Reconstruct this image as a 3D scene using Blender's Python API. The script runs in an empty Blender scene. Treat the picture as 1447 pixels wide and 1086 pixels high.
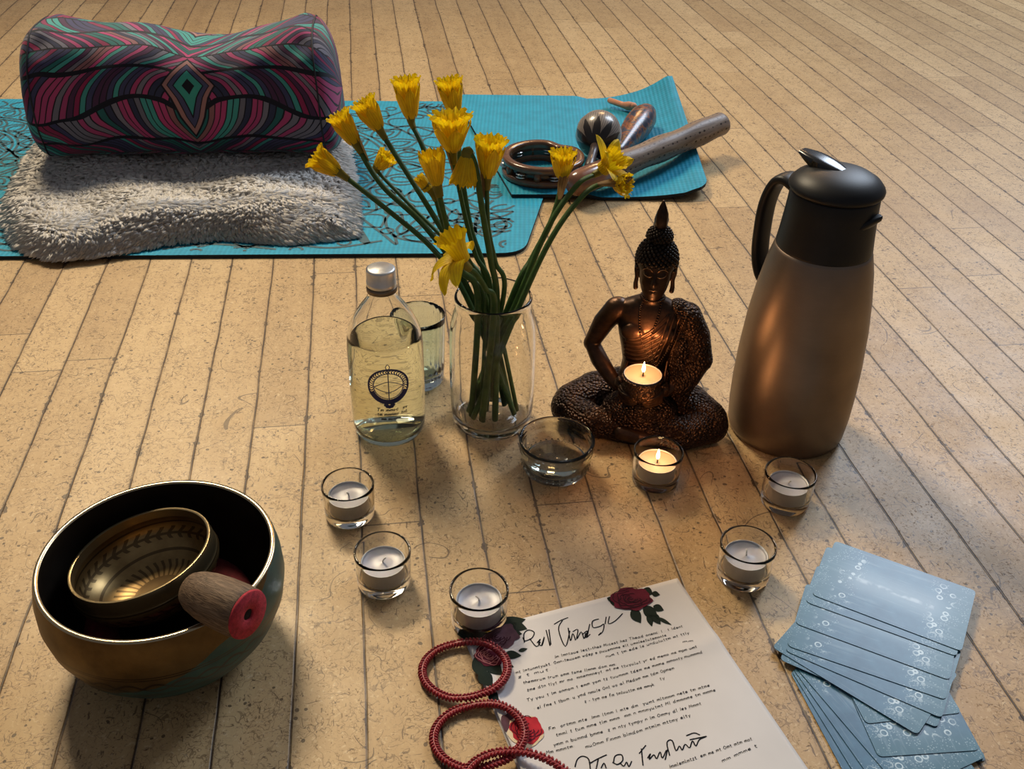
import bpy, bmesh, math, random
import numpy as np
from mathutils import Vector, Matrix, Quaternion
from mathutils.bvhtree import BVHTree

SC = bpy.context.scene
COL = SC.collection
random.seed(7)
RNG = np.random.default_rng(7)
PI = math.pi

# ------------------------------------------------------------------ camera
FPX, PITCH, ROLL, CAMH = 1397.0, math.radians(34.14), math.radians(1.53), 0.6484
_f = Vector((0, math.cos(PITCH), -math.sin(PITCH)))
_u = Vector((0, math.sin(PITCH), math.cos(PITCH)))
_x = Vector((1, 0, 0))
CX = math.cos(ROLL) * _x + math.sin(ROLL) * _u
CU = -math.sin(ROLL) * _x + math.cos(ROLL) * _u
CPOS = Vector((0, 0, CAMH))
cam = bpy.data.cameras.new('camera')
cam.sensor_fit = 'HORIZONTAL'; cam.sensor_width = 36.0
cam.lens = FPX / 1447.0 * 36.0
cam.clip_start = 0.02; cam.clip_end = 60
camo = bpy.data.objects.new('camera', cam); COL.objects.link(camo)
camo.matrix_world = Matrix(((CX.x, CU.x, -_f.x, 0), (CX.y, CU.y, -_f.y, 0), (CX.z, CU.z, -_f.z, CAMH), (0, 0, 0, 1)))
SC.camera = camo

def F(px, py, z=0.0):
    """point at height z that the photo shows at pixel (px, py)"""
    d = _f * FPX + CX * (px - 723.5) - CU * (py - 543)
    return CPOS + d * ((z - CAMH) / d.z)

def G(px, py, Y):
    """point at distance Y into the room that the photo shows at pixel (px, py)"""
    d = _f * FPX + CX * (px - 723.5) - CU * (py - 543)
    return CPOS + d * (Y / d.y)

# ------------------------------------------------------------------ light
SC.view_settings.view_transform = 'Standard'
SC.view_settings.look = 'None'
SC.view_settings.gamma = 1.0
SC.view_settings.use_curve_mapping = False
SC.view_settings.exposure = 0.0

w = bpy.data.worlds.new('hall_ambient'); SC.world = w; w.use_nodes = True
bg = w.node_tree.nodes['Background']
bg.inputs[0].default_value = (0.86, 0.88, 0.98, 1); bg.inputs[1].default_value = 0.14

def area(name, loc, target, sx, sy, power, col):
    l = bpy.data.lights.new(name, 'AREA'); l.shape = 'RECTANGLE'; l.size = sx; l.size_y = sy
    l.energy = power; l.color = col
    o = bpy.data.objects.new(name, l); COL.objects.link(o); o.location = loc
    o.rotation_euler = (Vector(target) - Vector(loc)).to_track_quat('-Z', 'Y').to_euler()
    return o
k_ = area('ceiling_lamp', (-1.3, 3.1, 2.9), (-0.35, 0.75, 0), 0.9, 0.7, 24.5, (1.0, 0.82, 0.56)); k_.data.spread = math.radians(75)
area('far_floor_fill', (0.9, 6.2, 3.2), (0.4, 3.0, 0), 0.9, 0.7, 46, (1.0, 0.58, 0.25))  # unseen warm lamp, added to tint the far floor orange
area('window_light', (1.95, 3.4, 2.4), (0.4, 0.8, 0), 1.0, 1.7, 88, (0.74, 0.85, 1.0))

# ------------------------------------------------------------------ node helper
class N:
    """a value in a node tree with arithmetic"""
    def __init__(s, nt, k): s.nt = nt; s.k = k
    def _m(s, op, *a, clamp=False):
        n = s.nt.nodes.new('ShaderNodeMath'); n.operation = op; n.use_clamp = clamp
        for i, v in enumerate((s,) + a):
            if isinstance(v, N): s.nt.links.new(v.k, n.inputs[i])
            else: n.inputs[i].default_value = v
        return N(s.nt, n.outputs[0])
    def __add__(s, o): return s._m('ADD', o)
    __radd__ = __add__
    def __sub__(s, o): return s._m('SUBTRACT', o)
    def __rsub__(s, o): return (s * -1.0) + o
    def __mul__(s, o): return s._m('MULTIPLY', o)
    __rmul__ = __mul__
    def __truediv__(s, o): return s._m('DIVIDE', o)
    def floor(s): return s._m('FLOOR')
    def fract(s): return s._m('FRACT')
    def abs(s): return s._m('ABSOLUTE')
    def sin(s): return s._m('SINE')
    def pow(s, e): return s._m('POWER', e)
    def lt(s, o): return s._m('LESS_THAN', o)
    def gt(s, o): return s._m('GREATER_THAN', o)
    def min(s, o): return s._m('MINIMUM', o)
    def max(s, o): return s._m('MAXIMUM', o)
    def pingpong(s, o): return s._m('PINGPONG', o)
    def clamp(s): return s._m('ADD', 0.0, clamp=True)
    def ss(s, a, b, c=0.0, d=1.0):
        n = s.nt.nodes.new('ShaderNodeMapRange'); n.interpolation_type = 'SMOOTHSTEP'
        s.nt.links.new(s.k, n.inputs[0])
        for i, v in enumerate((a, b, c, d)): n.inputs[i + 1].default_value = v
        return N(s.nt, n.outputs[0])

class MatB:
    def __init__(s, name):
        s.m = bpy.data.materials.new(name); s.m.use_nodes = True
        s.nt = s.m.node_tree; s.p = s.nt.nodes['Principled BSDF']; s.out = s.nt.nodes['Material Output']
        tc = s.nt.nodes.new('ShaderNodeTexCoord'); s.obj = tc.outputs['Object']; s.uv = tc.outputs['UV']
    def xyz(s, k=None):
        n = s.nt.nodes.new('ShaderNodeSeparateXYZ'); s.nt.links.new(k or s.obj, n.inputs[0])
        return tuple(N(s.nt, o) for o in n.outputs)
    def vec(s, x, y, z=0.0):
        n = s.nt.nodes.new('ShaderNodeCombineXYZ')
        for i, v in enumerate((x, y, z)):
            if isinstance(v, N): s.nt.links.new(v.k, n.inputs[i])
            else: n.inputs[i].default_value = v
        return n.outputs[0]
    def noise(s, scale, detail=2.0, rough=0.5, dist=0.0, vec=None):
        n = s.nt.nodes.new('ShaderNodeTexNoise'); s.nt.links.new(vec or s.obj, n.inputs['Vector'])
        n.inputs['Scale'].default_value = scale; n.inputs['Detail'].default_value = detail
        n.inputs['Roughness'].default_value = rough; n.inputs['Distortion'].default_value = dist
        return N(s.nt, n.outputs[0])
    def vor(s, scale, feature='F1', vec=None, out='Distance', rnd=1.0):
        n = s.nt.nodes.new('ShaderNodeTexVoronoi'); n.feature = feature; s.nt.links.new(vec or s.obj, n.inputs['Vector'])
        n.inputs['Scale'].default_value = scale; n.inputs['Randomness'].default_value = rnd
        return N(s.nt, n.outputs[out])
    def white(s, a, b=0.0):
        n = s.nt.nodes.new('ShaderNodeTexWhiteNoise'); n.noise_dimensions = '2D'
        s.nt.links.new(s.vec(a, b), n.inputs['Vector']); return N(s.nt, n.outputs[0])
    def ramp(s, fac, stops, interp='LINEAR'):
        n = s.nt.nodes.new('ShaderNodeValToRGB'); n.color_ramp.interpolation = interp
        e = n.color_ramp.elements
        while len(e) < len(stops): e.new(0.5)
        for i, (pos, c) in enumerate(stops): e[i].position = pos; e[i].color = (*c, 1)
        s.nt.links.new(fac.k, n.inputs[0]); return N(s.nt, n.outputs[0])
    def mix(s, fac, a, b, mode='MIX'):
        n = s.nt.nodes.new('ShaderNodeMix'); n.data_type = 'RGBA'; n.blend_type = mode
        if isinstance(fac, N): s.nt.links.new(fac.k, n.inputs[0])
        else: n.inputs[0].default_value = fac
        for i, v in ((6, a), (7, b)):
            if isinstance(v, N): s.nt.links.new(v.k, n.inputs[i])
            else: n.inputs[i].default_value = (*v, 1)
        return N(s.nt, n.outputs[2])
    def set(s, **kw):
        for k, v in kw.items():
            key = {'color': 'Base Color', 'rough': 'Roughness', 'metal': 'Metallic', 'spec': 'Specular IOR Level', 'trans': 'Transmission Weight',
                   'ior': 'IOR', 'sss': 'Subsurface Weight', 'sheen': 'Sheen Weight', 'coat': 'Coat Weight', 'emit': 'Emission Strength', 'emitc': 'Emission Color'}[k]
            if isinstance(v, N): s.nt.links.new(v.k, s.p.inputs[key])
            elif isinstance(v, tuple): s.p.inputs[key].default_value = (*v, 1)
            else: s.p.inputs[key].default_value = v
        return s
    def bump(s, h, strength=0.3, dist=0.001):
        n = s.nt.nodes.new('ShaderNodeBump'); n.inputs['Strength'].default_value = strength; n.inputs['Distance'].default_value = dist
        s.nt.links.new(h.k, n.inputs['Height']); s.nt.links.new(n.outputs[0], s.p.inputs['Normal']); return s

def simple(name, col, rough=0.5, metal=0.0, var=0.12, scale=60.0, spec=0.5, bump=0.0, bscale=300.0, coat=0.0, sss=0.0):
    b = MatB(name)
    n = b.noise(scale, 3)
    lo = tuple(c * (1 - var) for c in col); hi = tuple(min(1.0, c * (1 + var)) for c in col)
    b.set(color=b.ramp(n, [(0.3, lo), (0.7, hi)]), rough=rough, metal=metal, spec=spec, coat=coat, sss=sss)
    if sss: b.p.inputs['Subsurface Radius'].default_value = (0.01, 0.006, 0.004); b.p.inputs['Subsurface Scale'].default_value = 0.5
    if bump: b.bump(b.noise(bscale, 2), bump, 0.001)
    return b.m

# ------------------------------------------------------------------ mesh helper
class MB:
    def __init__(s): s.v = []; s.f = []; s.mi = []; s.uv = None
    def add(s, verts, faces, mi=0):
        o = len(s.v); s.v.extend([tuple(v) for v in verts]); s.f.extend([tuple(i + o for i in f) for f in faces]); s.mi.extend([mi] * len(faces)); return s
    def lathe(s, prof, seg=64, M=None, mi=0, rfun=None):
        """prof: (r, z) list; r = 0 ends are closed to a point"""
        v = []; f = []; rows = []
        for j, (r, z) in enumerate(prof):
            if r <= 1e-9: rows.append([len(v)]); v.append((0, 0, z))
            else:
                rows.append(list(range(len(v), len(v) + seg)))
                for i in range(seg):
                    a = 2 * PI * i / seg; rr = r * (rfun(a, j, z) if rfun else 1.0)
                    v.append((rr * math.cos(a), rr * math.sin(a), z))
        for a, b in zip(rows, rows[1:]):
            if len(a) == 1 and len(b) == 1: continue
            for i in range(seg):
                k = (i + 1) % seg
                if len(a) == 1: f.append((a[0], b[k], b[i]))
                elif len(b) == 1: f.append((a[i], a[k], b[0]))
                else: f.append((a[i], a[k], b[k], b[i]))
        if M is not None: v = [M @ Vector(p) for p in v]
        return s.add(v, f, mi)
    def tube(s, pts, rad, seg=10, mi=0, closed=False, caps=True, flat=1.0):
        pts = [Vector(p) for p in pts]; n = len(pts)
        rad = [rad] * n if not hasattr(rad, '__len__') else list(rad)
        tang = []
        for i in range(n):
            a = pts[(i - 1) % n] if (closed or i > 0) else pts[i]; b = pts[(i + 1) % n] if (closed or i < n - 1) else pts[i]
            t = (b - a); tang.append(t.normalized() if t.length > 1e-12 else Vector((0, 0, 1)))
        ref = Vector((0, 0, 1)) if abs(tang[0].z) < 0.9 else Vector((1, 0, 0))
        nrm = (ref - tang[0] * ref.dot(tang[0])).normalized()
        v = []; f = []
        for i in range(n):
            nrm = (nrm - tang[i] * nrm.dot(tang[i])).normalized(); bn = tang[i].cross(nrm)
            for k in range(seg):
                a = 2 * PI * k / seg; v.append(pts[i] + rad[i] * (math.cos(a) * nrm * flat + math.sin(a) * bn))
        for i in range(n if closed else n - 1):
            j = (i + 1) % n
            for k in range(seg):
                l = (k + 1) % seg; f.append((i * seg + k, i * seg + l, j * seg + l, j * seg + k))
        if caps and not closed:
            f.append(tuple(range(seg))[::-1]); f.append(tuple((n - 1) * seg + k for k in range(seg)))
        return s.add(v, f, mi)
    def ell(s, c, r, M=None, seg=20, rings=12, mi=0):
        """ellipsoid; M is a 3x3 rotation"""
        c = Vector(c); v = [Vector((0, 0, -1))]; f = []
        for j in range(1, rings):
            t = PI * j / rings - PI / 2
            for i in range(seg):
                a = 2 * PI * i / seg; v.append(Vector((math.cos(t) * math.cos(a), math.cos(t) * math.sin(a), math.sin(t))))
        v.append(Vector((0, 0, 1))); L = len(v) - 1
        for i in range(seg):
            k = (i + 1) % seg
            f.append((0, 1 + k, 1 + i))
            for j in range(rings - 2): f.append((1 + j * seg + i, 1 + j * seg + k, 1 + (j + 1) * seg + k, 1 + (j + 1) * seg + i))
            f.append((1 + (rings - 2) * seg + i, 1 + (rings - 2) * seg + k, L))
        out = []
        for p in v:
            q = Vector((p.x * r[0], p.y * r[1], p.z * r[2])); out.append(c + (M @ q if M is not None else q))
        return s.add(out, f, mi)
    def capsule(s, pts, rad, seg=14, mi=0):
        """tapered limb with round ends through all the points"""
        s.tube(pts, rad, seg, mi)
        for p, r in zip(pts, rad): s.ell(p, (r, r, r), None, seg, 8, mi)
        return s
    def loft(s, rings, seg=32, mi=0):
        """rings: (z, cx, cy, rx, ry)"""
        v = []; f = []
        for (z, cx, cy, rx, ry) in rings:
            for i in range(seg):
                a = 2 * PI * i / seg; v.append((cx + rx * math.cos(a), cy + ry * math.sin(a), z))
        n = len(rings)
        for j in range(n - 1):
            for i in range(seg):
                k = (i + 1) % seg; f.append((j * seg + i, j * seg + k, (j + 1) * seg + k, (j + 1) * seg + i))
        f.append(tuple(range(seg))[::-1]); f.append(tuple((n - 1) * seg + i for i in range(seg)))
        return s.add(v, f, mi)
    def grid(s, P, mi=0, closed_u=False):
        """P[j][i] points"""
        nj = len(P); ni = len(P[0]); v = [p for row in P for p in row]; f = []
        for j in range(nj - 1):
            for i in range(ni if closed_u else ni - 1):
                k = (i + 1) % ni; f.append((j * ni + i, j * ni + k, (j + 1) * ni + k, (j + 1) * ni + i))
        return s.add(v, f, mi)
    def prism(s, poly, z0, z1, mi=0, mi_side=None, mi_bot=None):
        n = len(poly); v = [(p[0], p[1], z0) for p in poly] + [(p[0], p[1], z1) for p in poly]
        s.add(v, [tuple(range(n, 2 * n))], mi); o = len(s.v) - 2 * n
        ms = mi if mi_side is None else mi_side
        s.f.append(tuple(o + i for i in range(n))[::-1]); s.mi.append(ms if mi_bot is None else mi_bot)
        for i in range(n):
            k = (i + 1) % n; s.f.append((o + i, o + k, o + n + k, o + n + i)); s.mi.append(ms)
        return s
    def ribbon(s, pts, width, mi=0, closed=False, mp=None, z=0.0):
        """a flat printed line along 2-D points; mp maps (x, y) onto the surface"""
        n = len(pts)
        if n < 2: return s
        v = []
        for i in range(n):
            a = pts[(i - 1) % n] if (closed or i > 0) else pts[i]; b = pts[(i + 1) % n] if (closed or i < n - 1) else pts[i]
            dx, dy = b[0] - a[0], b[1] - a[1]; l = math.hypot(dx, dy) or 1.0
            w = width[i] if hasattr(width, '__len__') else width
            nx, ny = -dy / l * w / 2, dx / l * w / 2
            for sg in (1, -1):
                q = (pts[i][0] + sg * nx, pts[i][1] + sg * ny)
                v.append(mp(*q) if mp else (q[0], q[1], z))
        f = [(2 * i, 2 * i + 1, 2 * ((i + 1) % n) + 1, 2 * ((i + 1) % n)) for i in range(n if closed else n - 1)]
        return s.add(v, f, mi)
    def poly(s, pts, mi=0, mp=None, z=0.0):
        """flat printed blob, fanned from its middle"""
        cx = sum(p[0] for p in pts) / len(pts); cy = sum(p[1] for p in pts) / len(pts); n = len(pts); K = 5
        q = [(cx, cy)] + [(cx + (p[0] - cx) * k / K, cy + (p[1] - cy) * k / K) for k in range(1, K + 1) for p in pts]
        f = [(0, 1 + i, 1 + (i + 1) % n) for i in range(n)]
        f += [(1 + k * n + i, 1 + (k + 1) * n + i, 1 + (k + 1) * n + (i + 1) % n, 1 + k * n + (i + 1) % n) for k in range(K - 1) for i in range(n)]
        return s.add([mp(*p) if mp else (p[0], p[1], z) for p in q], f, mi)
    def build(s, name, mats, parent=None, loc=None, smooth=True, sub=0, bevel=0.0, auto=None, fixn=False):
        me = bpy.data.meshes.new(name); me.from_pydata([tuple(p) for p in s.v], [], s.f)
        for m in (mats if isinstance(mats, (list, tuple)) else [mats]): me.materials.append(m)
        me.polygons.foreach_set('material_index', s.mi)
        if s.uv is not None:
            uvl = me.uv_layers.new(name='UVMap'); idx = np.empty(len(me.loops), dtype=np.int32); me.loops.foreach_get('vertex_index', idx)
            uvl.data.foreach_set('uv', np.asarray(s.uv, dtype=np.float32)[idx].ravel())
        if fixn:
            bm = bmesh.new(); bm.from_mesh(me); bmesh.ops.recalc_face_normals(bm, faces=bm.faces); bm.to_mesh(me); bm.free()
        me.polygons.foreach_set('use_smooth', [bool(smooth)] * len(me.polygons)); me.update()
        o = bpy.data.objects.new(name, me); COL.objects.link(o)
        if parent is not None: o.parent = parent
        if loc is not None: o.location = loc
        if bevel:
            b = o.modifiers.new('bevel', 'BEVEL'); b.width = bevel; b.segments = 3; b.limit_method = 'ANGLE'; b.angle_limit = math.radians(40)
        if sub:
            m = o.modifiers.new('subdivision', 'SUBSURF'); m.levels = sub; m.render_levels = sub
        if auto is not None and smooth:
            me.set_sharp_from_angle(angle=math.radians(auto))
        return o

def tag(o, label, cat, group=None, kind=None):
    if label: o['label'] = label
    if cat: o['category'] = cat
    if group: o['group'] = group
    if kind: o['kind'] = kind
    return o

def thing(name, label, cat, loc=(0, 0, 0), rz=0.0, group=None):
    o = bpy.data.objects.new(name, None); COL.objects.link(o)
    o.location = loc; o.rotation_euler = (0, 0, rz); o.empty_display_size = 0.02
    return tag(o, label, cat, group)

def copy_tree(o, parent=None):
    c = o.copy(); COL.objects.link(c)
    if parent is not None: c.parent = parent
    for ch in list(o.children): copy_tree(ch, c)
    return c

def bake(o, voxel, smooth_it=3, fac=0.5):
    """join the overlapping closed forms of a mesh into one continuous skin"""
    r = o.modifiers.new('remesh', 'REMESH'); r.mode = 'VOXEL'; r.voxel_size = voxel; r.use_smooth_shade = True
    s = o.modifiers.new('smooth', 'SMOOTH'); s.iterations = smooth_it; s.factor = fac
    bpy.context.view_layer.update()
    dg = bpy.context.evaluated_depsgraph_get()
    me = bpy.data.meshes.new_from_object(o.evaluated_get(dg))
    mats = list(o.data.materials); o.modifiers.clear(); o.data = me
    if not me.materials:
        for m in mats: me.materials.append(m)
    me.polygons.foreach_set('use_smooth', [True] * len(me.polygons)); me.polygons.foreach_set('material_index', [0] * len(me.polygons)); me.update()
    return o

def smoothpath(pts, n=8):
    """Catmull-Rom through the points"""
    P = [Vector(p) for p in pts]; out = []
    for i in range(len(P) - 1):
        p0 = P[max(i - 1, 0)]; p1 = P[i]; p2 = P[i + 1]; p3 = P[min(i + 2, len(P) - 1)]
        for k in range(n):
            t = k / n
            out.append(0.5 * ((2 * p1) + (p2 - p0) * t + (2 * p0 - 5 * p1 + 4 * p2 - p3) * t * t + (3 * p1 - p0 - 3 * p2 + p3) * t ** 3))
    out.append(P[-1]); return out

def sp2(pts, n=5):
    return [(p.x, p.y) for p in smoothpath([(a, b, 0) for a, b in pts], n)]

# a small pen alphabet for handwriting and fine print: strokes on a unit x-height
PEN = {
 'a': [[(.6, .8), (.3, 1), (0, .5), (.3, 0), (.6, .4)], [(.6, 1), (.62, .2), (.8, 0)]], 'b': [[(0, 1.7), (.05, 0), (.5, 0), (.6, .5), (.3, .9), (.05, .6)]],
 'c': [[(.6, .8), (.3, 1), (0, .5), (.3, 0), (.6, .2)]], 'd': [[(.55, .7), (.3, 1), (0, .5), (.25, 0), (.55, .3)], [(.6, 1.7), (.58, .2), (.75, 0)]],
 'e': [[(.05, .5), (.55, .6), (.4, 1), (.1, .8), (.05, .3), (.3, 0), (.6, .25)]], 'f': [[(.6, 1.5), (.35, 1.7), (.25, 1), (.2, -.1)], [(.05, .9), (.5, .95)]],
 'g': [[(.55, .7), (.3, 1), (0, .6), (.25, .2), (.55, .5)], [(.6, 1), (.55, -.3), (.2, -.6), (0, -.4)]], 'h': [[(.05, 1.7), (0, 0)], [(.03, .6), (.35, 1), (.5, .7), (.5, 0)]],
 'i': [[(.1, 1), (.1, .2), (.25, 0)], [(.1, 1.35), (.12, 1.45)]], 'k': [[(0, 1.7), (0, 0)], [(.5, 1), (.05, .5), (.55, 0)]], 'l': [[(.1, 1.7), (.1, .2), (.25, 0)]],
 'm': [[(0, 1), (.02, 0)], [(.02, .7), (.25, 1), (.35, .7), (.35, 0)], [(.36, .7), (.6, 1), (.72, .7), (.72, 0)]], 'n': [[(0, 1), (.02, 0)], [(.02, .7), (.35, 1), (.5, .7), (.5, 0)]],
 'o': [[(.3, 1), (0, .5), (.3, 0), (.6, .5), (.3, 1)]], 'p': [[(0, 1), (0, -.6)], [(0, .8), (.35, 1), (.55, .5), (.3, 0), (.02, .2)]], 'r': [[(0, 1), (.02, 0)], [(.02, .6), (.25, .95), (.45, .95)]],
 's': [[(.5, .9), (.2, 1), (.05, .75), (.45, .35), (.3, 0), (0, .1)]], 't': [[(.2, 1.5), (.2, .15), (.45, 0)], [(0, 1), (.45, 1.02)]], 'u': [[(0, 1), (.05, .2), (.3, 0), (.5, .4)], [(.5, 1), (.5, .1), (.65, 0)]],
 'v': [[(0, 1), (.25, 0), (.5, 1)]], 'w': [[(0, 1), (.2, 0), (.35, .7), (.5, 0), (.7, 1)]], 'y': [[(0, 1), (.25, .2)], [(.55, 1), (.2, -.6)]], 'z': [[(0, 1), (.5, 1), (0, 0), (.5, 0)]],
 'T': [[(-.1, 1.7), (.8, 1.75)], [(.35, 1.7), (.3, 0)]], 'I': [[(.15, 1.7), (.1, 0)]], 'F': [[(.1, 1.7), (.05, 0)], [(.1, 1.7), (.7, 1.7)], [(.08, .9), (.5, .9)]], 'M': [[(0, 0), (.1, 1.7), (.4, .5), (.7, 1.7), (.8, 0)]],
 'O': [[(.4, 1.7), (0, .85), (.4, 0), (.8, .85), (.4, 1.7)]], '-': [[(0, .5), (.4, .5)]], ':': [[(.1, .1), (.12, .2)], [(.1, .8), (.12, .9)]], '.': [[(.1, 0), (.14, .06)]], ' ': [],
}
def write(mb, text, p0, p1, xh, lw, mi=0, mp=None, z=0.0):
    """write text along p0 -> p1 (2-D), stretched to fit"""
    adv = []; x = 0.0
    for ch in text:
        st = PEN.get(ch, []); wd = max([q[0] for s in st for q in s], default=0.35) + 0.28
        adv.append(x); x += wd
    L = math.hypot(p1[0] - p0[0], p1[1] - p0[1]); k = L / max(x, 1e-6)
    ux, uy = (p1[0] - p0[0]) / L, (p1[1] - p0[1]) / L
    for ch, a in zip(text, adv):
        jy = random.uniform(-.08, .08)
        for st in PEN.get(ch, []):
            pts = []
            for (gx, gy) in st:
                X = (a + gx + gy * 0.12) * k; Yv = (gy + jy) * xh
                pts.append((p0[0] + ux * X - uy * Yv, p0[1] + uy * X + ux * Yv))
            mb.ribbon(sp2(pts, 2) if len(pts) > 2 else pts, lw, mi, mp=mp, z=z)

# ================================================================== SETTING: the strip floor
YAW, OFF, PW = -0.1554, -0.4300, 0.0572
def mat_floor():
    b = MatB('worn_maple_floor'); x, y, z = b.xyz()
    lat = x * math.cos(YAW) - y * math.sin(YAW) - OFF
    alo = x * math.sin(YAW) + y * math.cos(YAW)
    lat = lat + (b.noise(9, 2) - 0.5) * 0.004
    u = lat / PW; pid = u.floor(); fr = u.fract()
    edge = fr.min(1.0 - fr) * PW
    r1 = b.white(pid, 3.0)
    v = alo / 1.15 + r1 * 7.3; jid = v.floor(); jf = v.fract(); jd = jf.min(1.0 - jf) * 1.15
    r2 = b.white(pid, jid)
    gv = b.vec(lat * 60.0, alo * 3.0, r2 * 9.0)
    grain = b.noise(1.0, 5, 0.6, 0.6, gv)
    blot = b.noise(5.5, 4, 0.6)
    base = b.ramp(r2 * 0.35 + grain * 0.4 + blot * 0.35, [(0.15, (0.31, 0.185, 0.078)), (0.5, (0.47, 0.31, 0.145)), (0.9, (0.60, 0.42, 0.215))])
    # fine worn flecks in the lacquer
    fl = b.noise(300, 3, 0.65, 1.6); fl2 = b.noise(90, 2, 0.6, 1.5)
    fleck = (fl.ss(0.545, 0.66)) * (fl2.ss(0.36, 0.58))
    base = b.mix(fleck * 0.8, base, (0.14, 0.08, 0.035))
    base = b.mix(b.noise(260, 2, 0.5, 1.0, b.vec(x + 3.1, y, 0.0)).ss(0.58, 0.72) * 0.35, base, (0.74, 0.58, 0.36))
    worm = (b.noise(125, 1.5, 0.5, 0.8, b.vec(x + 9.0, y, 0.0)) - 0.5).abs().lt(0.020) * b.noise(36, 2).ss(0.40, 0.58)
    worm2 = (b.noise(60, 1.0, 0.5, 0.5, b.vec(x - 4.0, y, 0.0)) - 0.5).abs().lt(0.010) * b.noise(15, 2).ss(0.50, 0.62)
    base = b.mix(worm * 0.6, base, (0.13, 0.075, 0.032)); base = b.mix(worm2 * 0.5, base, (0.11, 0.06, 0.026))
    # pits
    pv = b.vor(95, 'F1', b.vec(x + (b.noise(40, 1) - 0.5) * 0.01, y, 0.0)); pg = b.vor(95, 'F1', b.vec(x + (b.noise(40, 1) - 0.5) * 0.01, y, 0.0), 'Color')
    pit = pv.lt(0.15 + (b.noise(70, 1) - 0.5) * 0.25) * b.noise(23, 2).gt(0.5)
    base = b.mix(pit * 0.8, base, (0.06, 0.035, 0.018))
    # short dashes along and across the grain
    d1 = b.noise(1.0, 1, 0.5, 0.8, b.vec(lat * 380.0, alo * 90.0, 2.0)).gt(0.705) * b.noise(30, 1).gt(0.42)
    d2 = b.noise(1.0, 1, 0.5, 1.2, b.vec(lat * 90.0, alo * 340.0, 7.0)).gt(0.71) * b.noise(26, 1).gt(0.45)
    base = b.mix(d1.max(d2) * 0.75, base, (0.10, 0.055, 0.025))
    # long curved scratches
    def scr(sc, seed, wd, gate):
        n = b.noise(sc, 1.0, 0.4, 0.9, b.vec(x + seed, y - seed * 2.0, seed))
        return (n - 0.5).abs().lt(wd) * b.noise(sc * 1.7, 1, 0.5, 0.0, b.vec(x - seed, y + seed, 0.0)).gt(gate)
    sc = scr(6.0, 1.3, 0.0009, 0.56).max(scr(11.0, 4.1, 0.0018, 0.57)).max(scr(19.0, 7.7, 0.0022, 0.57))
    base = b.mix(sc * 0.75, base, (0.085, 0.05, 0.025))
    # dark dirt in the seams between the strips
    wob = b.noise(55, 3, 0.6)
    gv2 = b.noise(28, 3, 0.6); gap = 1.0 - (1.0 - edge.ss(0.0003, 0.0015)) * gv2.ss(0.25, 0.6, 0.55, 1.0); soft = edge.ss(0.0, 0.006)
    bite = (edge - wob.ss(0.52, 0.75) * 0.005).lt(0.0008)
    jm = jd.lt(0.0008)
    base = b.mix((1.0 - soft) * 0.3, base, (0.16, 0.09, 0.04))
    base = b.mix(((1.0 - gap).max(bite * b.noise(9, 1).gt(0.52) * 0.8)).max(jm * 0.75), base, (0.035, 0.02, 0.012))
    # broad darker wear patches
    base = b.mix(b.noise(2.1, 3, 0.55).ss(0.52, 0.72) * 0.28, base, (0.30, 0.18, 0.085))
    b.set(color=base, rough=(b.noise(14, 3) * 0.22 + 0.34) + fleck * 0.2, spec=0.36)
    b.bump(gap * 1.0 - pit * 0.3 + fl * 0.10 + grain * 0.1, 0.5, 0.0012)
    return b.m
fl = MB(); fl.add([(-5, -1.5, 0), (6, -1.5, 0), (6, 7, 0), (-5, 7, 0)], [(0, 1, 2, 3)])
tag(fl.build('floor', mat_floor(), smooth=False), 'worn honey coloured strip wood floor', 'floor', None, 'structure')

# ================================================================== YOGA MATS
def mat_teal(name, col):
    b = MatB(name); x, y, z = b.xyz()
    rib = (x * 900.0).sin() * 0.5 + 0.5; dots = (y * 700.0).sin() * 0.5 + 0.5
    n = b.noise(40, 3)
    c = b.ramp(n, [(0.3, tuple(k * 0.88 for k in col)), (0.7, tuple(min(1, k * 1.1) for k in col))])
    c = b.mix((1.0 - rib) * 0.35, c, tuple(k * 0.55 for k in col))
    b.set(color=c, rough=0.62, spec=0.3).bump(rib * 0.7 + dots * 0.3, 0.45, 0.0012)
    return b.m
M_TEAL = mat_teal('teal_ribbed_foam', (0.011, 0.30, 0.45))
M_MATEDGE = simple('shaded_foam_edge', (0.008, 0.014, 0.018), 0.8)  # mat edge and its shadow line put into one near-black colour
M_MATLINE = simple('dark_print_on_mat', (0.012, 0.065, 0.085), 0.6, var=0.25, scale=80)

def rounded(corners, r, n=7):
    """corner-rounded polygon (list of 2-D points)"""
    out = []; m = len(corners)
    for i in range(m):
        p = Vector(corners[i]); a = Vector(corners[i - 1]) - p; b = Vector(corners[(i + 1) % m]) - p
        rr = r[i] if hasattr(r, '__len__') else r
        if rr <= 0: out.append((p.x, p.y)); continue
        p1 = p + a.normalized() * rr; p2 = p + b.normalized() * rr
        for k in range(n + 1):
            t = k / n; q = (1 - t) ** 2 * p1 + 2 * t * (1 - t) * p + t * t * p2; out.append((q.x, q.y))
    return out

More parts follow.
